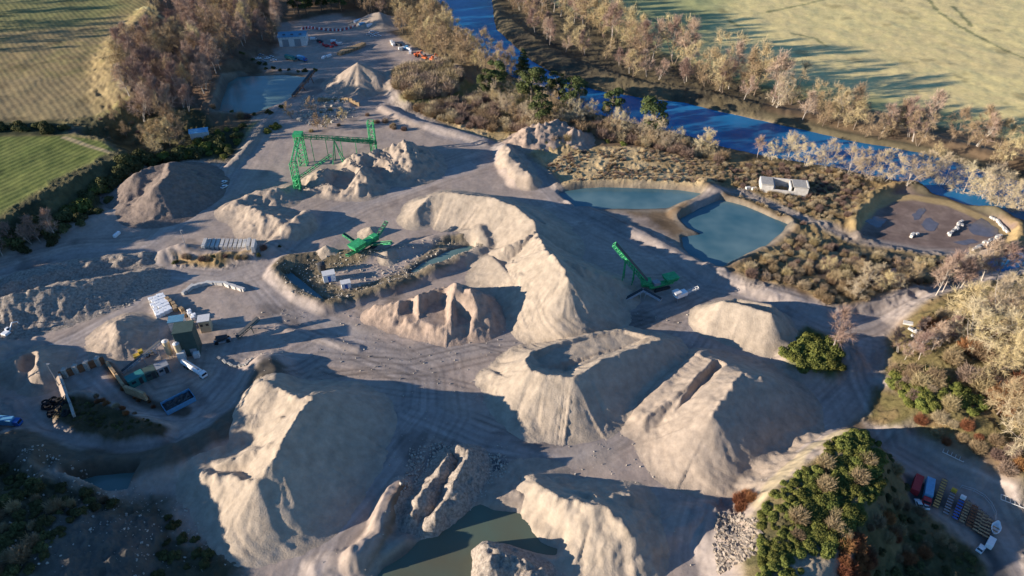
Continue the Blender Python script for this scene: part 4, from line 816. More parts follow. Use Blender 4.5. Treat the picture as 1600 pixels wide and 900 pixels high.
def lorry(loc, rz, m, m2, label, L=9, h=2.6, kind='box', group=None):
    t = empty('parked_lorry', loc, rz, label, 'lorry', group, VS); L = L / VS
    MB().box((0, 0, .85), (L, .9, .22)).build('chassis', M['dark'], t)
    c = MB(); c.prism([(L/2 - 2.0, .9), (L/2, .9), (L/2, 1.9), (L/2 - .25, 2.9), (L/2 - 2.0, 3.0)], -1.2, 1.2); cb = c.build('cab', m, t, .05)
    MB().add([(L/2 + .02, -1.05, 1.95), (L/2 + .02, 1.05, 1.95), (L/2 - .21, 1.0, 2.8), (L/2 - .21, -1.0, 2.8)], [(0, 1, 2, 3)]).build('windscreen', M['glass'], cb)
    if kind == 'box':
        MB().box((-1.15, 0, 1.05 + h / 2), (L - 2.5, 2.45, h)).build('cargo_box', m2, t, .04)
    elif kind == 'tipper':
        b = MB(); l2 = L - 2.6
        b.box((-1.2, 0, 1.15), (l2, 2.4, .12)); b.box((-1.2, 1.2, 1.7), (l2, .1, 1.0)); b.box((-1.2, -1.2, 1.7), (l2, .1, 1.0)); b.box((-1.2 - l2/2, 0, 1.7), (.1, 2.5, 1.0)); b.box((-1.2 + l2/2, 0, 1.8), (.1, 2.5, 1.2)); b.build('tipper_body', m2, t)
    elif kind == 'tank':
        MB().tube((-L/2 + .1, 0, 2.1), (L/2 - 2.3, 0, 2.1), 1.15, n=18).build('tank', m2, t); MB().box((-1.2, 0, 3.27), (L - 3.6, .6, .08)).build('walkway', M['grey'], t)
        for k in range(3): MB().tube((-L/2 + 1.2 + k * 2, 0, 3.2), (-L/2 + 1.2 + k * 2, 0, 3.45), .3).build('hatch', M['steel'], t)
    wheels(t, (-L * .38, -L * .26, L * .36), 1.0, .5, .32); return t
def container(loc, rz, m, label, L=6, W=2.4, H=2.5, group=None, name='shipping_container', open_top=False):
    t = empty(name, loc, rz, label, 'container' if not open_top else 'skip', group, VS); b = MB(); L = L / VS; W = W / (VS if open_top else 1)
    if open_top:
        b.box((0, 0, .1), (L, W, .12)); b.box((0, W/2, H/2), (L, .08, H)); b.box((0, -W/2, H/2), (L, .08, H)); b.box((L/2, 0, H/2), (.08, W, H)); b.box((-L/2, 0, H/2), (.08, W, H))
    else: b.box((0, 0, H/2 + .1), (L, W, H))
    n = int(L / .5)
    for k in range(n):
        x = -L/2 + (k + .5) * L / n
        for s in (-1, 1): b.box((x, s * (W/2 + .02), H/2 + .1), (.16, .06, H * .9))
        if not open_top: b.box((x, 0, H + .11), (.16, W * .9, .05))
    b.build('body', m, t)
    MB().box((L/2 + .03, W * .25, H/2 + .1), (.05, W * .44, H * .88)).build('door', m, t); MB().box((L/2 + .03, -W * .25, H/2 + .1), (.05, W * .44, H * .88)).build('door', m, t)
    if open_top:
        g = MB()
        nx, ny = 15, 9; v = [(-L/2 + .15 + (L - .3) * a / (nx - 1), -W/2 + .15 + (W - .3) * b / (ny - 1), H * .55 + (random.uniform(-.3, .9) if 0 < a < nx - 1 and 0 < b < ny - 1 else -.2)) for b in range(ny) for a in range(nx)]
        g.add(v, [(b * nx + a, b * nx + a + 1, (b + 1) * nx + a + 1, (b + 1) * nx + a) for b in range(ny - 1) for a in range(nx - 1)])
        tag(g.build('scrap_heap', M['dark']), 'tangle of dark scrap filling the blue open skip', 'scrap').matrix_world = t.matrix_basis.copy()
    return t
def lattice_trailer(loc, rz, L, label, m=None, group=None, cabm=None):
    t = empty('flat_trailer', loc, rz, label, 'trailer', group, .46); L = L * .95 / .46; m = m or M['ochre']; b = MB()
    for s in (-1, 1): b.box((0, s * 1.05, 1.15), (L, .14, .28)); b.box((0, s * .35, 1.1), (L, .1, .2))
    b.build('frame', M['rust'], t); d = MB(); n = int(L / 1.7)
    for k in range(n): d.box((-L/2 + (k + .5) * L / n, 0, 1.32), (.85, 2.2, .08))
    d.build('deck_slat', m, t); wheels(t, (-L * .36, -L * .27, -L * .18), .95, .45, .3)
    MB().tube((L/2, .5, 1.1), (L/2 + 1.2, 0, .7), .07).tube((L/2, -.5, 1.1), (L/2 + 1.2, 0, .7), .07).build('drawbar', M['dark'], t)
    MB().tube((L * .4, .8, 0), (L * .4, .8, 1.1), .07).tube((L * .4, -.8, 0), (L * .4, -.8, 1.1), .07).build('landing_leg', M['dark'], t)
    if cabm: MB().box((L/2 - .7, 0, 2.2), (1.3, 2.1, 1.7)).build('load_box', cabm, t, .05)
    return t
def digger(loc, rz, m, label, s=1.0, group=None, name='digger', reach=1.0):
    t = empty(name, loc, rz, label, 'digger', group, s * .75)
    for k in (-1, 1): MB().prism([(-2, .15), (-1.6, 0), (1.6, 0), (2, .35), (1.7, .85), (-1.7, .85)], k * 1.25 - .28, k * 1.25 + .28).build('track', M['dark'], t)
    MB().box((-.3, 0, 1.05), (2.4, 1.8, .3)).box((-.9, 0, 1.75), (2.6, 2.6, 1.1)).build('body', m, t, .08)
    c = MB().box((.9, .75, 2.2), (1.5, 1.0, 1.7)).build('cab', m, t, .05); MB().box((1.0, .75, 2.4), (1.36, 1.06, .9)).build('window', M['glass'], c)
    MB().tube((.9, -.1, 1.6), (3.4, -.1, 4.2 * reach), .28, .22, 6).tube((3.4, -.1, 4.2 * reach), (5.6, -.1, 3.0 * reach), .22, .18, 6).build('boom', m, t)
    MB().tube((5.6, -.1, 3.0 * reach), (6.0, -.1, .9), .18, .14, 6).build('dipper', m, t)
    MB().prism([(5.6, .9), (6.4, .9), (6.5, .3), (6.0, 0), (5.5, .35)], -.6, .4).build('bucket', M['dark'], t); return t
def loader(loc, rz, m, label):
    t = empty('wheel_loader', loc, rz, label, 'loader', None, .7)
    MB().box((-1.5, 0, 1.5), (2.6, 1.9, 1.2)).box((1.0, 0, 1.2), (2.2, 1.3, .8)).build('body', m, t, .08)
    c = MB().box((-.1, 0, 2.6), (1.5, 1.5, 1.5)).build('cab', m, t, .05); MB().box((-.1, 0, 2.75), (1.56, 1.4, .8)).build('window', M['glass'], c)
    MB().box((2.6, .55, 1.2), (2.4, .18, .3), tilt=-.2).box((2.6, -.55, 1.2), (2.4, .18, .3), tilt=-.2).build('lift_arm', m, t)
    MB().prism([(3.5, .2), (4.6, .1), (4.5, .3), (3.9, .5), (3.7, 1.3), (3.5, 1.3)], -1.4, 1.4).build('bucket', M['grey'], t); wheels(t, (-1.6, 1.5), 1.0, .75, .5); return t

# ------------------------------------------------------------ lattice work and conveyors
def truss(mb, a, b, wd, h, n, r=.09):
    a = np.array(a, float); b = np.array(b, float); d = b - a; L = np.linalg.norm(d); d /= L; s = np.cross(d, (0, 0, 1)); s /= np.linalg.norm(s) + 1e-9; u = np.cross(s, d)
    P4 = lambda k, i, j: a + d * L * k / n + s * wd * (i - .5) + u * h * j
    for i in (0, 1):
        for j in (0, 1): mb.tube(P4(0, i, j), P4(n, i, j), r * 1.3, n=4)
    for k in range(n + 1):
        for i in (0, 1): mb.tube(P4(k, i, 0), P4(k, i, 1), r, n=4)
        for j in (0, 1): mb.tube(P4(k, 0, j), P4(k, 1, j), r, n=4)
        if k < n:
            for i in (0, 1): mb.tube(P4(k, i, (k + i) % 2), P4(k + 1, i, (k + 1 + i) % 2), r * .8, n=4)
    return s, u
def tower(mb, c, w_, h, n, r=.09):
    x, y, z = c
    for i, j in ((-1, -1), (1, -1), (1, 1), (-1, 1)): mb.tube((x + i * w_ / 2, y + j * w_ / 2, z - .3), (x + i * w_ / 2, y + j * w_ / 2, z + h), r * 1.4, n=4)
    q = [(-1, -1), (1, -1), (1, 1), (-1, 1)]
    for k in range(n + 1):
        zz = z + h * k / n
        for e in range(4):
            A, B = q[e], q[(e + 1) % 4]; mb.tube((x + A[0] * w_ / 2, y + A[1] * w_ / 2, zz), (x + B[0] * w_ / 2, y + B[1] * w_ / 2, zz), r, n=4)
            if k < n: mb.tube((x + A[0] * w_ / 2, y + A[1] * w_ / 2, zz), (x + B[0] * w_ / 2, y + B[1] * w_ / 2, zz + h / n), r * .8, n=4)
def W(px, py, z): p = at(px, py); return np.array([p[0], p[1], p[2] + z])
def conveyor_parts(t, a, b, m, wd=1.3, h=.9, n=10, r=.08, legs=(), beltm=None):
    o = np.array(t.location); a = np.array(a) - o; b = np.array(b) - o
    mb = MB(); s, u = truss(mb, a, b, wd, h, n, r); mb.build('truss', m, t)
    v = [a + s * wd * .45 + u * (h + .06), b + s * wd * .45 + u * (h + .06), b - s * wd * .45 + u * (h + .06), a - s * wd * .45 + u * (h + .06)]; v += [p + u * .08 for p in v]
    MB().add(v, [(0,1,2,3),(7,6,5,4),(0,4,5,1),(1,5,6,2),(2,6,7,3),(3,7,4,0)]).build('belt', beltm or M['dark'], t)
    for f in legs:
        p = a + (b - a) * f; g = gz(p[0] + o[0], p[1] + o[1]) - o[2]; l = MB(); q = s * wd * 1.0
        l.tube(p + s * wd / 2, (p[0] + q[0], p[1] + q[1], g), r * 1.3, n=5).tube(p - s * wd / 2, (p[0] - q[0], p[1] - q[1], g), r * 1.3, n=5)
        l.tube((p + np.array([p[0], p[1], g])) / 2 + q * .75, (p + np.array([p[0], p[1], g])) / 2 - q * .75, r, n=5); l.build('leg', m, t)
G = M['green']
# screening plant
base = at(475, 257); t = empty('screening_plant', base, 0, 'bright green screening plant of lattice towers and a long raised truss above the broken stockpile', 'screening plant')
B = np.array(base)
def rel(p): return tuple(np.array(p) - B)
mb = MB(); tower(mb, rel(W(475, 257, 0)), 2.6, 11.5, 6, .12); mb.build('tower', G, t); MB().box(rel(W(475, 257, 12.0)), (3.2, 3.2, 1.0)).build('head_box', G, t)
mb = MB(); tower(mb, rel(W(585, 240, 0)), 2.0, 13, 6, .11); mb.build('tower', G, t)
mb = MB(); tower(mb, rel(W(467, 299, 0)), 1.9, 11, 6, .11); mb.build('tower', G, t)
mb = MB(); truss(mb, rel(W(478, 257, 10.6)), rel(W(585, 240, 4.8)), 1.5, 1.0, 14, .10); mb.build('raised_truss', G, t)
mb = MB(); truss(mb, rel(W(467, 299, 10.5)), rel(W(475, 258, 10.6)), 1.2, .8, 6, .09); mb.build('raised_truss', G, t)
ap = W(527, 250, 8.0); mb = MB()
for f in ((520, 257), (539, 260), (524, 250), (540, 252)): mb.tube(rel(W(*f, -.3)), rel(ap), .2, .15, 5)
mb.build('support_frame', G, t)
mb = MB(); truss(mb, rel(ap), rel(W(590, 240, 4.0)), 1.1, .8, 9, .09); mb.build('raised_truss', G, t)
mb = MB(); truss(mb, rel(W(470, 299, 4.5)), rel(W(520, 262, 4.5)), 1.1, .7, 9, .09); mb.build('raised_truss', G, t)
MB().tube(rel(W(467, 296, 0)), rel(W(467, 296, 5)), 1.0, 1.3, 10).build('hopper', G, t)
for k in range(4):
    p = W(492 + k * 22, 254 - k * 4, 0); q = 10.2 - k * 1.35
    MB().tube(rel(p - np.array([0, 0, .3])), rel(p + np.array([0, 0, q])), .13, n=5).build('post', G, t)
# crusher
b0, rz, L = pair((545, 400), (600, 376)); t = empty('mobile_crusher', b0, rz, 'bright green tracked crusher with several conveyors, standing on the sunlit floor', 'crusher')
for s in (-1, 1): MB().prism([(-3, .2), (-2.5, 0), (2.5, 0), (3, .3), (2.6, 1.0), (-2.6, 1.0)], s * 1.3 - .3, s * 1.3 + .3).build('track', M['dark'], t)
MB().box((0, 0, 1.5), (9, 1.6, .5)).box((.5, 0, 2.4), (3, 2.2, 1.5)).build('body', G, t, .06); MB().box((3.2, 0, 2.6), (2.2, 2.1, 1.4)).build('engine_cover', G, t, .06)
MB().box((-3.4, 0, 3.2), (3.4, 2.6, 1.5), taper=1.35).build('hopper', G, t)
for a, b, nm in (((3.5, 0, 1.2), (9.5, .5, 4.6), 0), ((-1.5, 1.0, 1.4), (-2.5, 7.0, 3.6), 1), ((1.0, -1.0, 1.4), (3.5, -7.5, 3.4), 1), ((-4.0, 0, 1.2), (-8.6, -1.5, 2.8), 1)):
    m_ = MB(); s_, u_ = truss(m_, a, b, 1.0, .5, 6, .09); m_.build('side_conveyor', G, t)
    a_, b_ = np.array(a) + u_ * .55, np.array(b) + u_ * .55; MB().add([a_ + s_ * .4, b_ + s_ * .4, b_ - s_ * .4, a_ - s_ * .4], [(0, 1, 2, 3)]).build('belt', M['dark'], t)
# stacking conveyor over the tallest pile, and the hopper that feeds it
b0 = at(1008, 447); t = empty('stacking_conveyor', b0, 0, 'long bright green stacking conveyor climbing from the road to the crest of the central stockpile', 'conveyor')
conveyor_parts(t, np.array(b0) + (0, 0, 1.0), W(952, 436, 11.8), G, 1.4, 1.0, 14, .12, (.35, .62))
MB().box((0, 0, 1.3), (2.4, 2.2, 1.6), taper=1.3).build('feed_box', G, t)
b0, rz, L = pair((1012, 455), (1050, 445)); t = empty('tracked_feeder', b0, rz, 'bright green tracked feeder with a raised hopper at the foot of the stacking conveyor', 'feeder')
for s in (-1, 1): MB().prism([(-2.6, .2), (-2.1, 0), (2.1, 0), (2.6, .3), (2.2, .9), (-2.2, .9)], s * 1.2 - .25, s * 1.2 + .25).build('track', M['dark'], t)
MB().box((0, 0, 1.4), (7.5, 1.7, .7)).build('body', G, t, .05); MB().box((3.0, 0, 2.7), (3.0, 2.4, 1.4), taper=1.35).build('hopper', G, t); MB().box((-1.5, 0, 2.2), (2, 1.8, 1.0)).build('engine_cover', M['grey'], t, .05)
mb = MB(); truss(mb, (-2.5, 0, 1.5), (-6, .2, 3.2), 1.0, .5, 5, .09); mb.build('tail_conveyor', G, t)
b0 = at(978, 472); t = empty('belt_conveyor', b0, 0, 'pale grey belt conveyor with a bent frame lying in front of the green feeder', 'conveyor')
conveyor_parts(t, W(976, 472, .6), W(1003, 462, 1.8), M['steel'], 1.0, .5, 6, .08, (.8,)); conveyor_parts(t, W(1004, 462, 1.8), W(1032, 473, .8), M['steel'], 1.0, .5, 6, .08, (.2,))
b0 = at(1062, 468); t = empty('washing_unit', b0, .5, 'small white washing machine on legs right of the grey conveyor', 'machine')
MB().box((0, 0, 2), (3.6, 1.8, 1.2)).build('body', M['white'], t, .05); MB().box((-1.6, 0, 3.0), (1.6, 1.5, .9), taper=1.3).build('hopper', M['offwhite'], t)
for x in (-1.5, 1.5):
    for y in (-.7, .7): MB().tube((x, y, 0), (x, y, 1.5), .1, n=5).build('leg', M['steel'], t)
mb = MB(); truss(mb, (1.5, 0, 1.5), (5, -1.2, 3.0), .8, .4, 5, .07); mb.build('discharge_chute', M['offwhite'], t)
# old dark gantry beside the turquoise pond and pale beams near the gravel cone
b0 = at(460, 153); t = empty('old_conveyor', b0, 0, 'long rusty conveyor climbing past the right end of the turquoise pond', 'conveyor'); conveyor_parts(t, W(459, 153, .6), W(492, 124, 3.5), M['rust'], 1.3, .8, 14, .12, (.4, .8))
b0 = at(545, 146); t = empty('belt_conveyor', b0, 0, 'pale straight conveyor at the foot of the gravel cone', 'conveyor'); conveyor_parts(t, W(535, 146, .8), W(568, 134, 3.0), M['offwhite'], 1.2, .7, 8, .12, (.5,))

# ------------------------------------------------------------ the concrete plant on the left
b0 = at(300, 548); rz0 = R(14); t = empty('batching_plant', b0, rz0, 'tall dark green clad plant building with a cream end wall, beside two silos', 'building', None, .86)
MB().box((0, 0, 4.5), (5.2, 4.8, 9.0)).build('wall', M['dkgreen'], t, .03); MB().box((0, 0, 9.15), (5.5, 5.1, .25)).build('roof', M['dkgreen'], t)
MB().box((-2.63, 0, 4.5), (.05, 4.7, 8.8)).build('end_wall', M['silo'], t); MB().box((1.2, -2.43, 1.4), (1.8, .06, 2.6)).build('door', M['grey'], t)
MB().box((-2, -3.4, 1.6), (2.0, 1.6, 3.0)).box((1.8, -3.2, .9), (1.6, 1.4, 1.8)).build('lean_to', M['offwhite'], t, .03)
for px, py, h, lb in ((268, 558, 5.4, 'left of the two cream cylindrical silos beside the dark green plant building'), (284, 560, 5.0, 'right of the two cream cylindrical silos beside the dark green plant building')):
    t = empty('silo', at(px, py), 0, lb, 'silo')
    MB().tube((0, 0, 1.6), (0, 0, h), .78, n=18).tube((0, 0, .5), (0, 0, 1.6), .25, .78, 18).build('barrel', M['silo'], t); MB().tube((0, 0, h), (0, 0, h + .4), .82, .3, 18).build('top', M['offwhite'], t)
    for k in range(4): MB().tube((.62 * math.cos(k * 1.57 + .8), .62 * math.sin(k * 1.57 + .8), -.2), (.62 * math.cos(k * 1.57 + .8), .62 * math.sin(k * 1.57 + .8), 1.9), .1, n=5).build('leg', M['steel'], t)
    l = MB()
    for k in range(12): l.box((.84, 0, .6 + k * .38), (.06, .4, .05))
    l.build('ladder', M['steel'], t)
b0 = at(196, 582); t = empty('belt_conveyor', b0, 0, 'long thin grey conveyor rising from the bins to the two silos', 'conveyor'); conveyor_parts(t, W(194, 584, .4), W(262, 556, 4.6), M['steel'], .9, .6, 16, .06, (.5, .85))
loader(*pair((214, 562), (234, 554))[:2], M['yellow'], 'yellow wheel loader working left of the silos')
b0, rz, L = pair((288, 570), (322, 592)); lorry(b0, rz, M['white'], M['white'], 'long white tanker lorry parked in front of the dark green plant building', 8.5, kind='tank')
b0, rz, L = pair((262, 640), (298, 622)); container(b0, rz, M['ltblue'], 'light blue open skip full of dark scrap on the shaded yard', 6.6, 3.6, 2.2, name='open_skip', open_top=True)
for i, (a, b, m_, lb) in enumerate((((201, 603), (228, 592), M['teal'], 'green flat-roofed cabin, leftmost of the low row behind the blue skip'), ((229, 592), (246, 585), M['dkgreen'], 'dark green cabin in the middle of the low row behind the blue skip'), ((247, 585), (266, 577), M['grey'], 'grey cabin nearest the silos in the low row behind the blue skip'))):
    c, rz, L = pair(a, b); t = empty('site_cabin', c, rz, lb, 'cabin'); MB().box((0, 0, 1.2), (L * .96, 2.2, 2.4)).build('wall', m_, t, .03); MB().box((0, 0, 2.47), (L, 2.5, .14)).build('roof', m_, t); MB().box((L * .2, -1.12, 1.1), (.8, .05, 1.9)).build('door', M['dark'], t); MB().box((-L * .2, -1.12, 1.5), (.9, .05, .7)).build('window', M['glass'], t)
t = empty('site_office', at(324, 515), R(15), 'small cream hut with dark windows behind the dark green plant building', 'hut'); MB().box((0, 0, 1.9), (2.6, 2.6, 3.8)).build('wall', M['silo'], t, .03); MB().box((0, 0, 3.9), (3, 3, .2)).build('roof', M['offwhite'], t)
for x in (-.7, .7): MB().box((x, -1.32, 2.6), (.7, .05, .7)).build('window', M['glass'], t)
b0 = at(392, 520); t = empty('feed_conveyor', b0, 0, 'dark green conveyor lying on the ground right of the dark green plant building', 'conveyor'); conveyor_parts(t, W(372, 530, .4), W(408, 510, 2.6), M['dkgreen'], 1.1, .6, 8, .08, (.6,))
b0 = at(348, 534); t = empty('mixing_drum', b0, R(20), 'black drum machine with a big wheel right of the plant building', 'machine'); MB().tube((-1.2, 0, 1.2), (1.4, 0, 1.5), .9, .55, 14).build('drum', M['dark'], t); MB().box((0, 0, .4), (4.2, 1.4, .5)).build('chassis', M['grey'], t)
for x in (-1.4, 1.4): MB().tube((x, -.85, .5), (x, -.6, .5), .5, n=12).tube((x, .6, .5), (x, .85, .5), .5, n=12).build('wheel', M['tyre'], t)
t = empty('storage_hut', at(280, 512), R(14), 'pale blue-roofed low hut touching the left side of the plant building', 'hut'); MB().box((0, 0, 1.5), (3.6, 2.6, 3.0)).build('wall', M['offwhite'], t); MB().box((0, 0, 3.08), (3.9, 2.9, .16)).build('roof', M['blueroof'], t); MB().box((0, -1.32, 1.0), (.9, .05, 1.9)).build('door', M['grey'], t)
# loading ramp: retaining walls with posts
def block_wall(name, pts, h, th, m, label, cat='wall', posts=0, pm=None):
    q = [np.array(at(*p)) for p in pts]; o0 = q[0]; t = empty(name, tuple(o0), 0, label, cat); mb = MB()
    for a, b in zip(q[:-1], q[1:]):
        c = (a + b) / 2 - o0; d = b - a; mb.box((c[0], c[1], h / 2 - .3), (np.hypot(d[0], d[1]) + th * .5, th, h + .6), math.atan2(d[1], d[0]))
    mb.build('wall', m, t)
    for k in range(posts):
        f = (k + .5) / posts * (len(q) - 1); i = int(f); p = q[i] + (q[i + 1] - q[i]) * (f - i) - o0; MB().box((p[0], p[1], h / 2 + .2), (th * 1.8, th * 2.4, h + .5)).build('post', pm or m, t)
    return t
block_wall('ramp_wall', [(97, 592), (130, 580), (165, 568)], 2.2, .5, M['rust'], 'dark retaining wall with pale posts across the top of the loading ramp', posts=4, pm=M['concrete'])
block_wall('ramp_wall', [(170, 573), (184, 592), (198, 612), (232, 630)], 1.8, .6, M['timber'], 'right wing wall of the loading ramp, tan and crumbling')
block_wall('ramp_wall', [(97, 592), (104, 612), (112, 635), (117, 652)], 2.0, .5, M['concrete'], 'left wing wall of the loading ramp, pale grey')
# bags and blocks
random.seed(9)
def cblock(loc, rz, d, label, group, m=None, name='concrete_block', cat='block'):
    o = MB().box((0, 0, d[2] / 2), d).build(name, m or M['whitestone'], None, .06); o.location = loc; o.rotation_euler = (0, 0, rz); return tag(o, label, cat, group)
proto_big = None
for i in range(12):
    f = i / 11; c = at(322 + 76 * f, 387 + 1.5 * f); o = cblock((c[0], c[1], c[2]), R(97 + 3 * f), (4.4, 1.02, 2.1), 'large white block in the neat row of white blocks on the sunlit ledge', 'large white blocks in the row on the ledge')
def row_blocks(pts, n, d, label, group, m=None, jit=.15, name='concrete_block', stack=1, cat='block'):
    q = [np.array(at(*p)) for p in pts]; seg = [np.linalg.norm((b - a)[:2]) for a, b in zip(q[:-1], q[1:])]; T = sum(seg)
    for k in range(n):
        s = (k + .5) / n * T; i = 0
        while s > seg[i] and i < len(seg) - 1: s -= seg[i]; i += 1
        p = q[i] + (q[i + 1] - q[i]) * s / seg[i]; dd = q[i + 1] - q[i]
        for j in range(stack):
            x, y = p[0] + random.gauss(0, jit), p[1] + random.gauss(0, jit)
            cblock((x, y, gz(x, y) - .05 + j * d[2] * .97), math.atan2(dd[1], dd[0]) + random.gauss(0, jit * .5), d, label, group, m, name, cat)
row_blocks([(288, 460), (300, 450), (325, 444), (352, 445), (382, 455)], 22, (1.6, .9, 1.0), 'pale concrete block in the curved row behind the plant building', 'blocks of the curved row behind the plant')
for r in range(4): row_blocks([(236 + r * 6, 468 - r * 2), (250 + r * 6, 497 - r * 3)], 7, (1.15, 1.15, 1.1), 'white bulk bag in the stacked rows left of the curved block wall', 'white bulk bags left of the curved wall', M['white'], .12, 'bulk_bag', 1, 'bag')
row_blocks([(262, 468), (275, 482), (290, 495)], 7, (1.3, 1.0, 1.2), 'brown pallet load beside the white bulk bags', 'brown pallet loads beside the bags', M['timber'], .3, 'pallet_load', cat='pallet')
row_blocks([(296, 488), (305, 500)], 4, (1.0, 1.0, 1.2), 'white tank behind the dark green plant building', 'white tanks behind the plant building', M['white'], .3, 'water_tank', cat='tank')
row_blocks([(340, 560), (362, 572), (382, 572), (397, 560)], 16, (.8, .6, .5), 'small grey block in the curved kerb right of the tanker lorry', 'small blocks of the curved kerb', M['concrete'], .2)
row_blocks([(1481, 369), (1492, 358), (1504, 347)], 10, (1.3, .8, .8), 'white block in the short line across the middle of the muddy lagoon', 'white blocks across the muddy lagoon', None, .35)
row_blocks([(1423, 370), (1431, 366)], 3, (1.3, .9, .9), 'white block in the small cluster on the mud, left of the line of blocks', 'white blocks of the small cluster on the mud', None, .3)
row_blocks([(1521, 392), (1540, 382), (1562, 370)], 18, (1.2, .8, .8), 'white block along the lower right shore of the muddy lagoon', 'white blocks on the lower right lagoon shore', None, .35)
row_blocks([(1572, 364), (1562, 350), (1548, 340)], 10, (1.3, .7, .7), 'white block along the upper right shore of the muddy lagoon', 'white blocks on the upper right lagoon shore', None, .25)
row_blocks([(498, 158), (528, 160), (562, 166)], 12, (1.8, .8, 1.7), 'tan block in the low bay wall below the gravel cone', 'tan blocks of the low bay wall', M['timber'], .1)
# left mast, light pole
for px, py, h, lb in ((290, 384, 5.5, 'grey metal pole left of the row of white blocks'), (92, 602, 7.0, 'thin tall mast at the left wing of the loading ramp')):
    t = empty('lamp_mast', at(px, py), 0, lb, 'mast'); MB().tube((0, 0, -.2), (0, 0, h), .12, .07, 8).build('pole', M['steel'], t); MB().box((.3, 0, h), (.7, .3, .16)).build('lamp_head', M['grey'], t)
# tank and cabins on the island between the trenches
t = empty('fuel_tank', at(504, 424), 0, 'black upright tank on the ledge between the two water trenches', 'tank'); MB().tube((0, 0, 0), (0, 0, 2.8), 1.1, n=18).build('barrel', M['dark'], t); MB().tube((0, 0, 2.8), (0, 0, 3.1), 1.1, .4, 18).build('top', M['dark'], t)
for px, py, d, lb in ((515, 437, (3.4, 2.4, 2.4), 'white cabin right beside the black tank'), (541, 448, (2.6, 1.9, 1.7), 'small white cabin with blue side near the narrow trench')):
    t = empty('site_cabin', at(px, py), R(20), lb, 'cabin'); MB().box((0, 0, d[2] / 2), d).build('wall', M['white'], t, .04); MB().box((0, 0, d[2] + .06), (d[0] + .2, d[1] + .2, .12)).build('roof', M['offwhite'], t); MB().box((0, -d[1] / 2 - .02, d[2] * .45), (.8, .05, d[2] * .8)).build('door', M['blue'], t)
# tyres
random.seed(4)
for k in range(34):
    px, py = random.uniform(70, 106), random.uniform(626, 652); l = at(px, py); t = empty('tyre_scrap', (l[0], l[1], l[2] + random.choice((0, .3, .6))), random.uniform(0, 3), 'black tyre in the dark heap left of the loading ramp', 'tyre', 'tyres of the dark heap'); t.rotation_euler[0] = random.uniform(-.5, .5)
    mb = MB(); n = 12
    prof = [(.75, .12), (.75, .38), (.42, .38), (.42, .12)]
    v = [(r * math.cos(2 * math.pi * j / n), r * math.sin(2 * math.pi * j / n), z) for j in range(n) for r, z in prof]
    mb.add(v, [(j * 4 + a, j * 4 + (a + 1) % 4, ((j + 1) % n) * 4 + (a + 1) % 4, ((j + 1) % n) * 4 + a) for j in range(n) for a in range(4)]); mb.build('tread', M['tyre'], t)
lorry(*pair((-8, 660), (20, 664))[:2], M['blue'], M['ltblue'], 'blue box lorry cut by the left edge of the picture', 8.5, kind='box')
digger(*pair((2, 528), (26, 518))[:2], M['white'], 'white digger reaching right at the left edge, in front of the gravel dump', .8)
c, rz, L = pair((178, 372), (188, 364)); cblock(c, rz, (2.6, .9, .9), 'single white slab lying on the shaded left floor', None, M['white'], 'stone_slab')
for px, py, lb in ((350, 290, 'farther of two small white cars on the left haul road'), (351, 297, 'nearer of two small white cars on the left haul road')): car(at(px, py - 4), R(60), M['white'], lb, L=4)

# ------------------------------------------------------------ buildings in the distance
c = at(460, 68); t = empty('workshop_barn', c, R(-4), 'pale workshop barn with a blue-grey roof in the far yard', 'barn'); t.rotation_euler[2] = R(8)
MB().box((0, 0, 2.4), (13.5, 9, 4.8)).build('wall', M['offwhite'], t); MB().prism([(-4.8, 4.8), (4.8, 4.8), (0, 6.1)], -7.1, 7.1).build('roof', M['blueroof'], t).rotation_euler = (0, 0, R(90))
for x in (-4, 0, 4):
    MB().box((x, -2.4, 5.52), (1.3, 1.6, .08)).build('skylight', M['dark'], t).rotation_euler = (0, 0, 0)
for x in (-3.5, 2.5): MB().box((x, -4.53, 1.9), (3.2, .06, 3.6)).build('door', M['grey'], t)
for k in range(9): MB().box((-6.2 + k * 1.55, -4.52, 4.3), (.12, .05, .9)).build('cladding_rib', M['grey'], t)
c = at(313, 214); t = empty('small_shed', c, R(18), 'small shed with a bright blue roof among the bare trees', 'shed'); MB().box((0, 0, 1.3), (6.5, 3.6, 2.6)).build('wall', M['offwhite'], t); MB().prism([(-2.1, 2.6), (2.1, 2.6), (0, 3.7)], -3.5, 3.5).build('roof', M['ltblue'], t).rotation_euler = (0, 0, R(90)); MB().box((-3.27, 0, 1.1), (.05, 1.2, 2.0)).build('door', M['dark'], t)
# ruin
c = at(1222, 298); t = empty('ruined_building', c, R(-12), 'roofless pale stone ruin on the rough ground by the river', 'ruin'); S = M['whitestone']
for p, d in (((-5.5, -2.5, 1.4), (4, .5, 2.8)), ((5.5, -2.5, 1.5), (4.5, .5, 3.0)), ((0, -2.5, .8), (7, .5, 1.6)), ((0, 2.8, 1.6), (15.5, .5, 3.2)), ((-7.5, 0, 1.6), (.5, 5, 3.2)), ((7.6, 0, 1.8), (.5, 5, 3.6)), ((2.2, 0, 1.5), (.5, 5, 3.0)), ((-3.2, 0, 1.3), (.5, 5, 2.6))): MB().box(p, d).build('wall', S, t, .05)
MB().box((-5.4, 0, 3.1), (3.6, 5.2, .25)).box((5, 0, 3.3), (4.6, 5.4, .25)).build('roof_slab', M['concrete'], t)
for x in (-9.5, -11.5): MB().box((x, -1.5, .5), (1.6, 1.0, 1.0), .4).build('fallen_wall', S, t)

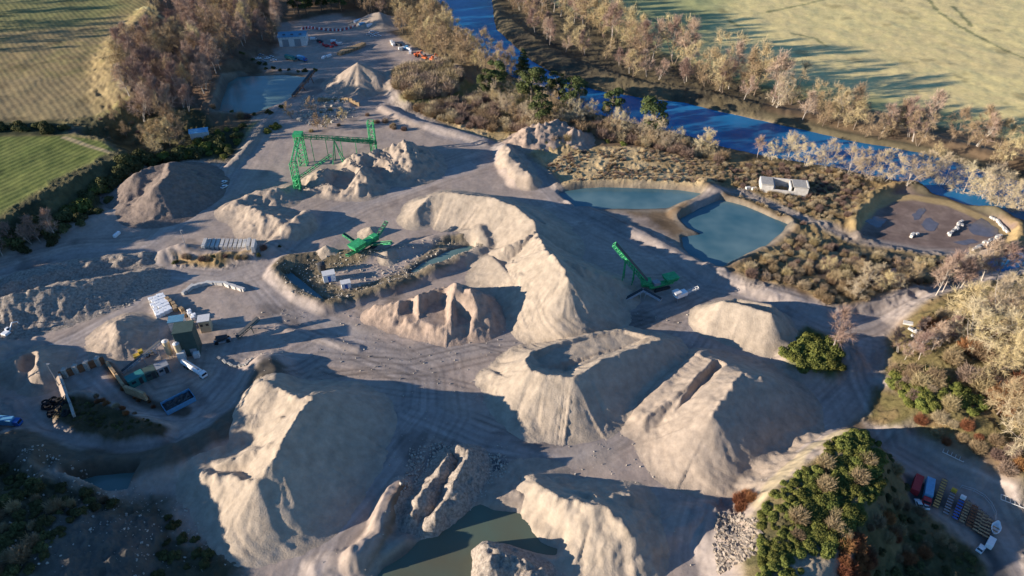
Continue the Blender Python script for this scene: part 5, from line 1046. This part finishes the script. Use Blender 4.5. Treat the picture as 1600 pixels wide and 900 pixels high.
# ------------------------------------------------------------ the far yard
def vpair(f, a, b, *args, **kw): c, rz, L = pair(a, b); return f(c, rz, *args, **kw)
vpair(lorry, (447, 92), (463, 96), M['teal'], M['teal'], 'teal box lorry parked in front of the pale barn', 7, kind='box')
vpair(lorry, (466, 93), (479, 97), M['blue'], M['ltblue'], 'blue box lorry just right of the teal lorry in the far yard', 6, kind='box')
for k, (x, y, r) in enumerate(((404, 92, 20), (411, 97, 25), (418, 92, 30), (424, 90, 20), (408, 87, 10), (428, 95, 15))): car(at(x, y), R(r), M[['white', 'grey', 'white', 'offwhite', 'grey', 'white'][k]], 'car in the small cluster parked above the turquoise pond', 'cars parked above the turquoise pond')
vs_ = [(490, 62, 10, 'white van nearest the right end of the pale barn', 'white'), (500, 66, -20, 'dark van second from the right end of the barn', 'dark'), (522, 66, 0, 'white van beside the red crates in the far yard', 'white'), (531, 70, 15, 'pale van behind the timber stacks in the far yard', 'offwhite')]
for x, y, r, lb, m_ in vs_: car(at(x, y), R(r), M[m_], lb, van=True, L=5.4)
for k, (x, y, r) in enumerate(((562, 38, 30), (570, 42, 25), (578, 40, 30), (566, 36, 20), (582, 44, 15))): vpair(lorry, (x - 4, y), (x + 4, y - 2), M['white'], M['ltblue' if k % 2 else 'white'], 'white lorry in the cluster at the far end of the yard', 6.5, group='white lorries at the far end of the yard')
for k, (x, y, r) in enumerate(((577, 54, 20), (583, 57, 10), (588, 53, 30), (592, 57, 0), (581, 50, 15))): car(at(x, y), R(r), M['white'], 'white car in the group left of the river trees in the far yard', 'white cars left of the river trees')
random.seed(12)
for k in range(10): 
    x, y = random.uniform(612, 645), 0; y = 68 + (x - 612) * .5 + random.uniform(-4, 4); m_ = M[random.choice(['white', 'grey', 'offwhite', 'ltblue', 'dark'])]; container(at(x, y), random.uniform(0, 3), m_, 'small battered container in the row under the river trees', 3.2, 2.0, 1.8, 'containers under the river trees')
for x, y, r, lb in ((652, 88, 20, 'leftmost of the three orange diggers under the river trees'), (663, 93, 150, 'middle one of the three orange diggers under the river trees'), (676, 95, 60, 'rightmost of the three orange diggers under the river trees')): digger(at(x, y), R(r), M['orange'], lb, .9)
for k in range(7): container(at(500 + k * 4.2 + random.uniform(-2, 2), 70 + random.uniform(-4, 5)), random.uniform(0, 3), M['red'], 'small red crate in the cluster between the vans in the far yard', 2.2, 1.5, 1.2, 'red crates between the vans', 'red_crate')
for k in range(7):
    c, rz, L = pair((531 + k * 4.5, 86 - k * 1.5), (541 + k * 4.5, 80 - k * 1.5)); t = empty('timber_stack', c, rz, 'stack of long tan beams in the rows at the middle of the far yard', 'timber stack', 'timber stacks in the far yard'); mb = MB()
    for i in range(4):
        for j in range(3): mb.box((0, -.9 + i * .6, .3 + j * .45), (7.5, .45, .35))
    mb.build('beam', M['timber'], t); MB().box((-2.5, 0, .06), (.3, 2.4, .12)).box((2.5, 0, .06), (.3, 2.4, .12)).build('bearer', M['dark'], t)
q = [(472, 46), (482, 44), (492, 45), (506, 47), (520, 48), (532, 48), (545, 45), (558, 41)]
k = 0
for a, b in zip(q[:-1], q[1:]):
    for f in (0, .25, .5, .75):
        p = at(a[0] + (b[0] - a[0]) * f, a[1] + (b[1] - a[1]) * f); t = empty('road_barrier', p, random.uniform(-.3, .3), ('red' if k % 2 else 'white') + ' plastic barrier in the long line behind the barn', 'barrier', ('red' if k % 2 else 'white') + ' barriers behind the barn')
        MB().prism([(-.3, 0), (.3, 0), (.14, .5), (.1, 1.0), (-.1, 1.0), (-.14, .5)], -.75, .75).build('shell', M['red'] if k % 2 else M['white'], t); k += 1
row_blocks([(503, 92), (510, 90), (518, 87)], 5, (1.3, 1, 1), 'small white crate between the lorries and the timber stacks', 'white crates beside the timber stacks', M['white'], .3, 'white_crate', cat='crate')

# ------------------------------------------------------------ the trailer park, lower right
vpair(container, (1427, 772), (1434, 750), M['red'], 'red shipping container at the left end of the trailer row', 4.6)
vpair(lorry, (1449, 762), (1445, 786), M['red'], M['ltblue'], 'red lorry with a light blue box beside the red container', 6.4)
vpair(car, (1436, 792), (1433, 785), M['white'], 'left of two small white cars behind the red and blue lorry', L=3.6); vpair(car, (1446, 794), (1443, 787), M['white'], 'right of two small white cars behind the red and blue lorry', L=3.6)
tr = [((1459, 797), (1476, 750), M['ochre'], None, 'longest tan flat trailer, next to the red and blue lorry'), ((1475, 807), (1489, 768), M['grey'], M['yellow'], 'flat trailer with a yellow box at its front end'), ((1489, 815), (1503, 779), M['blue'], M['white'], 'blue flat trailer with a white box at its front end')]
for a, b, m_, cm, lb in tr:
    c, rz, L = pair(a, b); lattice_trailer(c, rz, L, lb, m_, None, cm)
for i, (a, b) in enumerate((((1500, 820), (1513, 785)), ((1511, 827), (1523, 791)), ((1521, 834), (1532, 799)), ((1529, 839), (1539, 805)), ((1537, 844), (1547, 812)))):
    c, rz, L = pair(a, b); lattice_trailer(c, rz, L, ['first', 'second', 'third', 'fourth', 'last'][i] + ' slatted tan trailer counting right from the blue trailer', M['timber' if i != 1 else 'rust'])
c, rz, L = pair((1552, 834), (1557, 820)); t = empty('rowing_boat', c, rz, 'small white open boat at the right end of the trailer row', 'boat'); n = 14
ring = lambda k, sx, sy, z: [((math.cos(2 * math.pi * j / n)) * sx, math.sin(2 * math.pi * j / n) * sy * (1 if math.cos(2 * math.pi * j / n) < .3 else .75), z) for j in range(n)]
v = ring(0, 1.4, .5, 0) + ring(1, 1.9, .85, .8) + ring(2, 1.75, .72, .8) + ring(3, 1.3, .4, .15)
MB().add(v, [(r * n + j, r * n + (j + 1) % n, (r + 1) * n + (j + 1) % n, (r + 1) * n + j) for r in range(3) for j in range(n)] + [tuple(range(3 * n, 4 * n)), tuple(range(n))[::-1]]).build('hull', M['white'], t); MB().box((0, 0, .55), (.3, 1.4, .06)).box((-.9, 0, .55), (.3, 1.1, .06)).build('bench', M['timber'], t)
vpair(car, (1543, 856), (1549, 844), M['white'], 'white van parked below the white boat', van=True, L=4.8); vpair(car, (1529, 862), (1534, 856), M['white'], 'small white car left of the white van below the boat', L=3.6)
q = [(1500, 763), (1520, 769), (1536, 778), (1547, 790), (1553, 804), (1554, 816)]; p0 = np.array(at(*q[0])); t = empty('curved_fence', tuple(p0), 0, 'thin metal rail fence curving round the trailer row', 'fence'); w3 = [np.array(at(*p)) - p0 for p in q]
mb = MB()
for a, b in zip(w3[:-1], w3[1:]):
    for z in (.5, 1.05): mb.tube(a + (0, 0, z), b + (0, 0, z), .05, n=5)
mb.build('rail', M['steel'], t)
for a in w3: MB().tube(a + (0, 0, -.2), a + (0, 0, 1.15), .06, n=5).build('post', M['steel'], t)
for px, py, r, lb in ((1497, 700, -40, 'pale ladder-like frame lying on the shaded slope'), (1592, 770, -30, 'pale metal trailer frame at the right edge')):
    t = empty('metal_frame', at(px, py, .3), R(r), lb, 'frame'); mb = MB()
    for s in (-.7, .7): mb.tube((-2, s, 0), (2, s, 0), .08, n=5)
    mb.build('side_rail', M['offwhite'], t); mb = MB()
    for k in range(6): mb.tube((-2 + k * .8, -.7, 0), (-2 + k * .8, .7, 0), .06, n=5)
    mb.build('rung', M['offwhite'], t)

# ------------------------------------------------------------ loose stones and rubble (past counting)
def rubble_field(name, pts, n, smin, smax, m, z=0, label=None):
    q = PL(pts, z); xs = [p[0] for p in q]; ys = [p[1] for p in q]; g = np.random.default_rng(len(FEAT) + n)
    cx = g.uniform(min(xs), max(xs), n * 8); cy = g.uniform(min(ys), max(ys), n * 8); ok = sdf(cx, cy, q) < 0; cx, cy = cx[ok][:n], cy[ok][:n]; k = len(cx); h = ground(cx, cy)
    cube = np.array([(x, y, z_) for z_ in (-.5, .5) for x, y in ((-.5, -.5), (.5, -.5), (.5, .5), (-.5, .5))]); fc = np.array([(3,2,1,0),(4,5,6,7),(0,1,5,4),(1,2,6,5),(2,3,7,6),(3,0,4,7)])
    s = smin + (smax - smin) * g.random((k, 1)) ** 3; d = s[:, :, None] * g.uniform(.6, 1.4, (k, 1, 3)); V = cube[None] * d * (1 + g.normal(0, .14, (k, 8, 3)))
    a = g.uniform(0, 6.28, k); b = g.normal(0, .5, k); ca, sa, cb, sb = [f(v)[:, None] for v, f in ((a, np.cos), (a, np.sin), (b, np.cos), (b, np.sin))]
    x, y, z_ = V[..., 0], V[..., 1], V[..., 2]; y, z_ = y * cb - z_ * sb, y * sb + z_ * cb; x, y = x * ca - y * sa, x * sa + y * ca
    V = np.stack([x + cx[:, None], y + cy[:, None], z_ + h[:, None] + s * .2], -1).reshape(-1, 3); F_ = (fc[None] + np.arange(k)[:, None, None] * 8).reshape(-1, 4)
    o = link(name, np_mesh(name, V, F_, m)); tag(o, label, 'rubble', None, 'stuff'); return o
rubble_field('loose_rubble', [(1120, 808), (1150, 815), (1172, 845), (1180, 900), (1120, 905), (1112, 860)], 1100, .12, .7, M['rubble'], 0, 'pale broken rubble at the foot of the hill, lower right')
rubble_field('loose_rubble', [(640, 700), (690, 690), (740, 720), (745, 790), (700, 825), (640, 830), (625, 780)], 1500, .12, .5, M['stone'], 0, 'grey stones scattered round the two rubble ridges')
rubble_field('loose_rubble', [(735, 700), (790, 710), (800, 750), (750, 800), (705, 830)], 1000, .1, .4, M['stone'], 0, 'grey stones right of the two rubble ridges')
rubble_field('loose_rubble', [(0, 440), (220, 415), (245, 440), (200, 480), (60, 515), (0, 520)], 1600, .15, .6, M['stone'], 0, 'grey stones on the long gravel dump at the left')
rubble_field('loose_rubble', [(60, 715), (200, 755), (330, 800), (380, 880), (100, 960), (-40, 900)], 900, .1, .4, M['stone'], 0, 'stones scattered over the dark lower left bank')
rubble_field('loose_rubble', [(430, 420), (700, 375), (760, 390), (640, 440), (520, 478), (460, 468)], 1100, .12, .45, M['stone'], 0, 'stones along the banks of the narrow trenches')
rubble_field('loose_rubble', [(200, 500), (500, 480), (1100, 480), (1300, 620), (1100, 900), (500, 900), (400, 600)], 2600, .06, .28, M['stone'], 0, 'small stones strewn over the quarry floor')
rubble_field('loose_rubble', [(470, 150), (540, 150), (560, 180), (500, 200), (460, 190)], 300, .3, 1.2, M['stone'], 0, 'boulders among the mounds left of the gravel cone')
# rubble heap by the right-hand road: slabs one can tell apart
random.seed(3)
for k in range(16):
    px, py = random.uniform(1418, 1462), 0; py = 505 + (px - 1418) * .15 + random.uniform(0, 40); c = at(px, py); o = MB().box((0, 0, .3), (random.uniform(1.2, 3.2), random.uniform(.6, 1.4), random.uniform(.3, .8))).build('broken_slab', M['whitestone'], None, .05)
    o.location = (c[0], c[1], c[2] + random.uniform(0, .8)); o.rotation_euler = (random.uniform(-.4, .4), random.uniform(-.4, .4), random.uniform(-.9, .1)); tag(o, 'pale broken slab in the heap on the bank beside the right-hand road', 'slab', 'broken slabs beside the right-hand road')
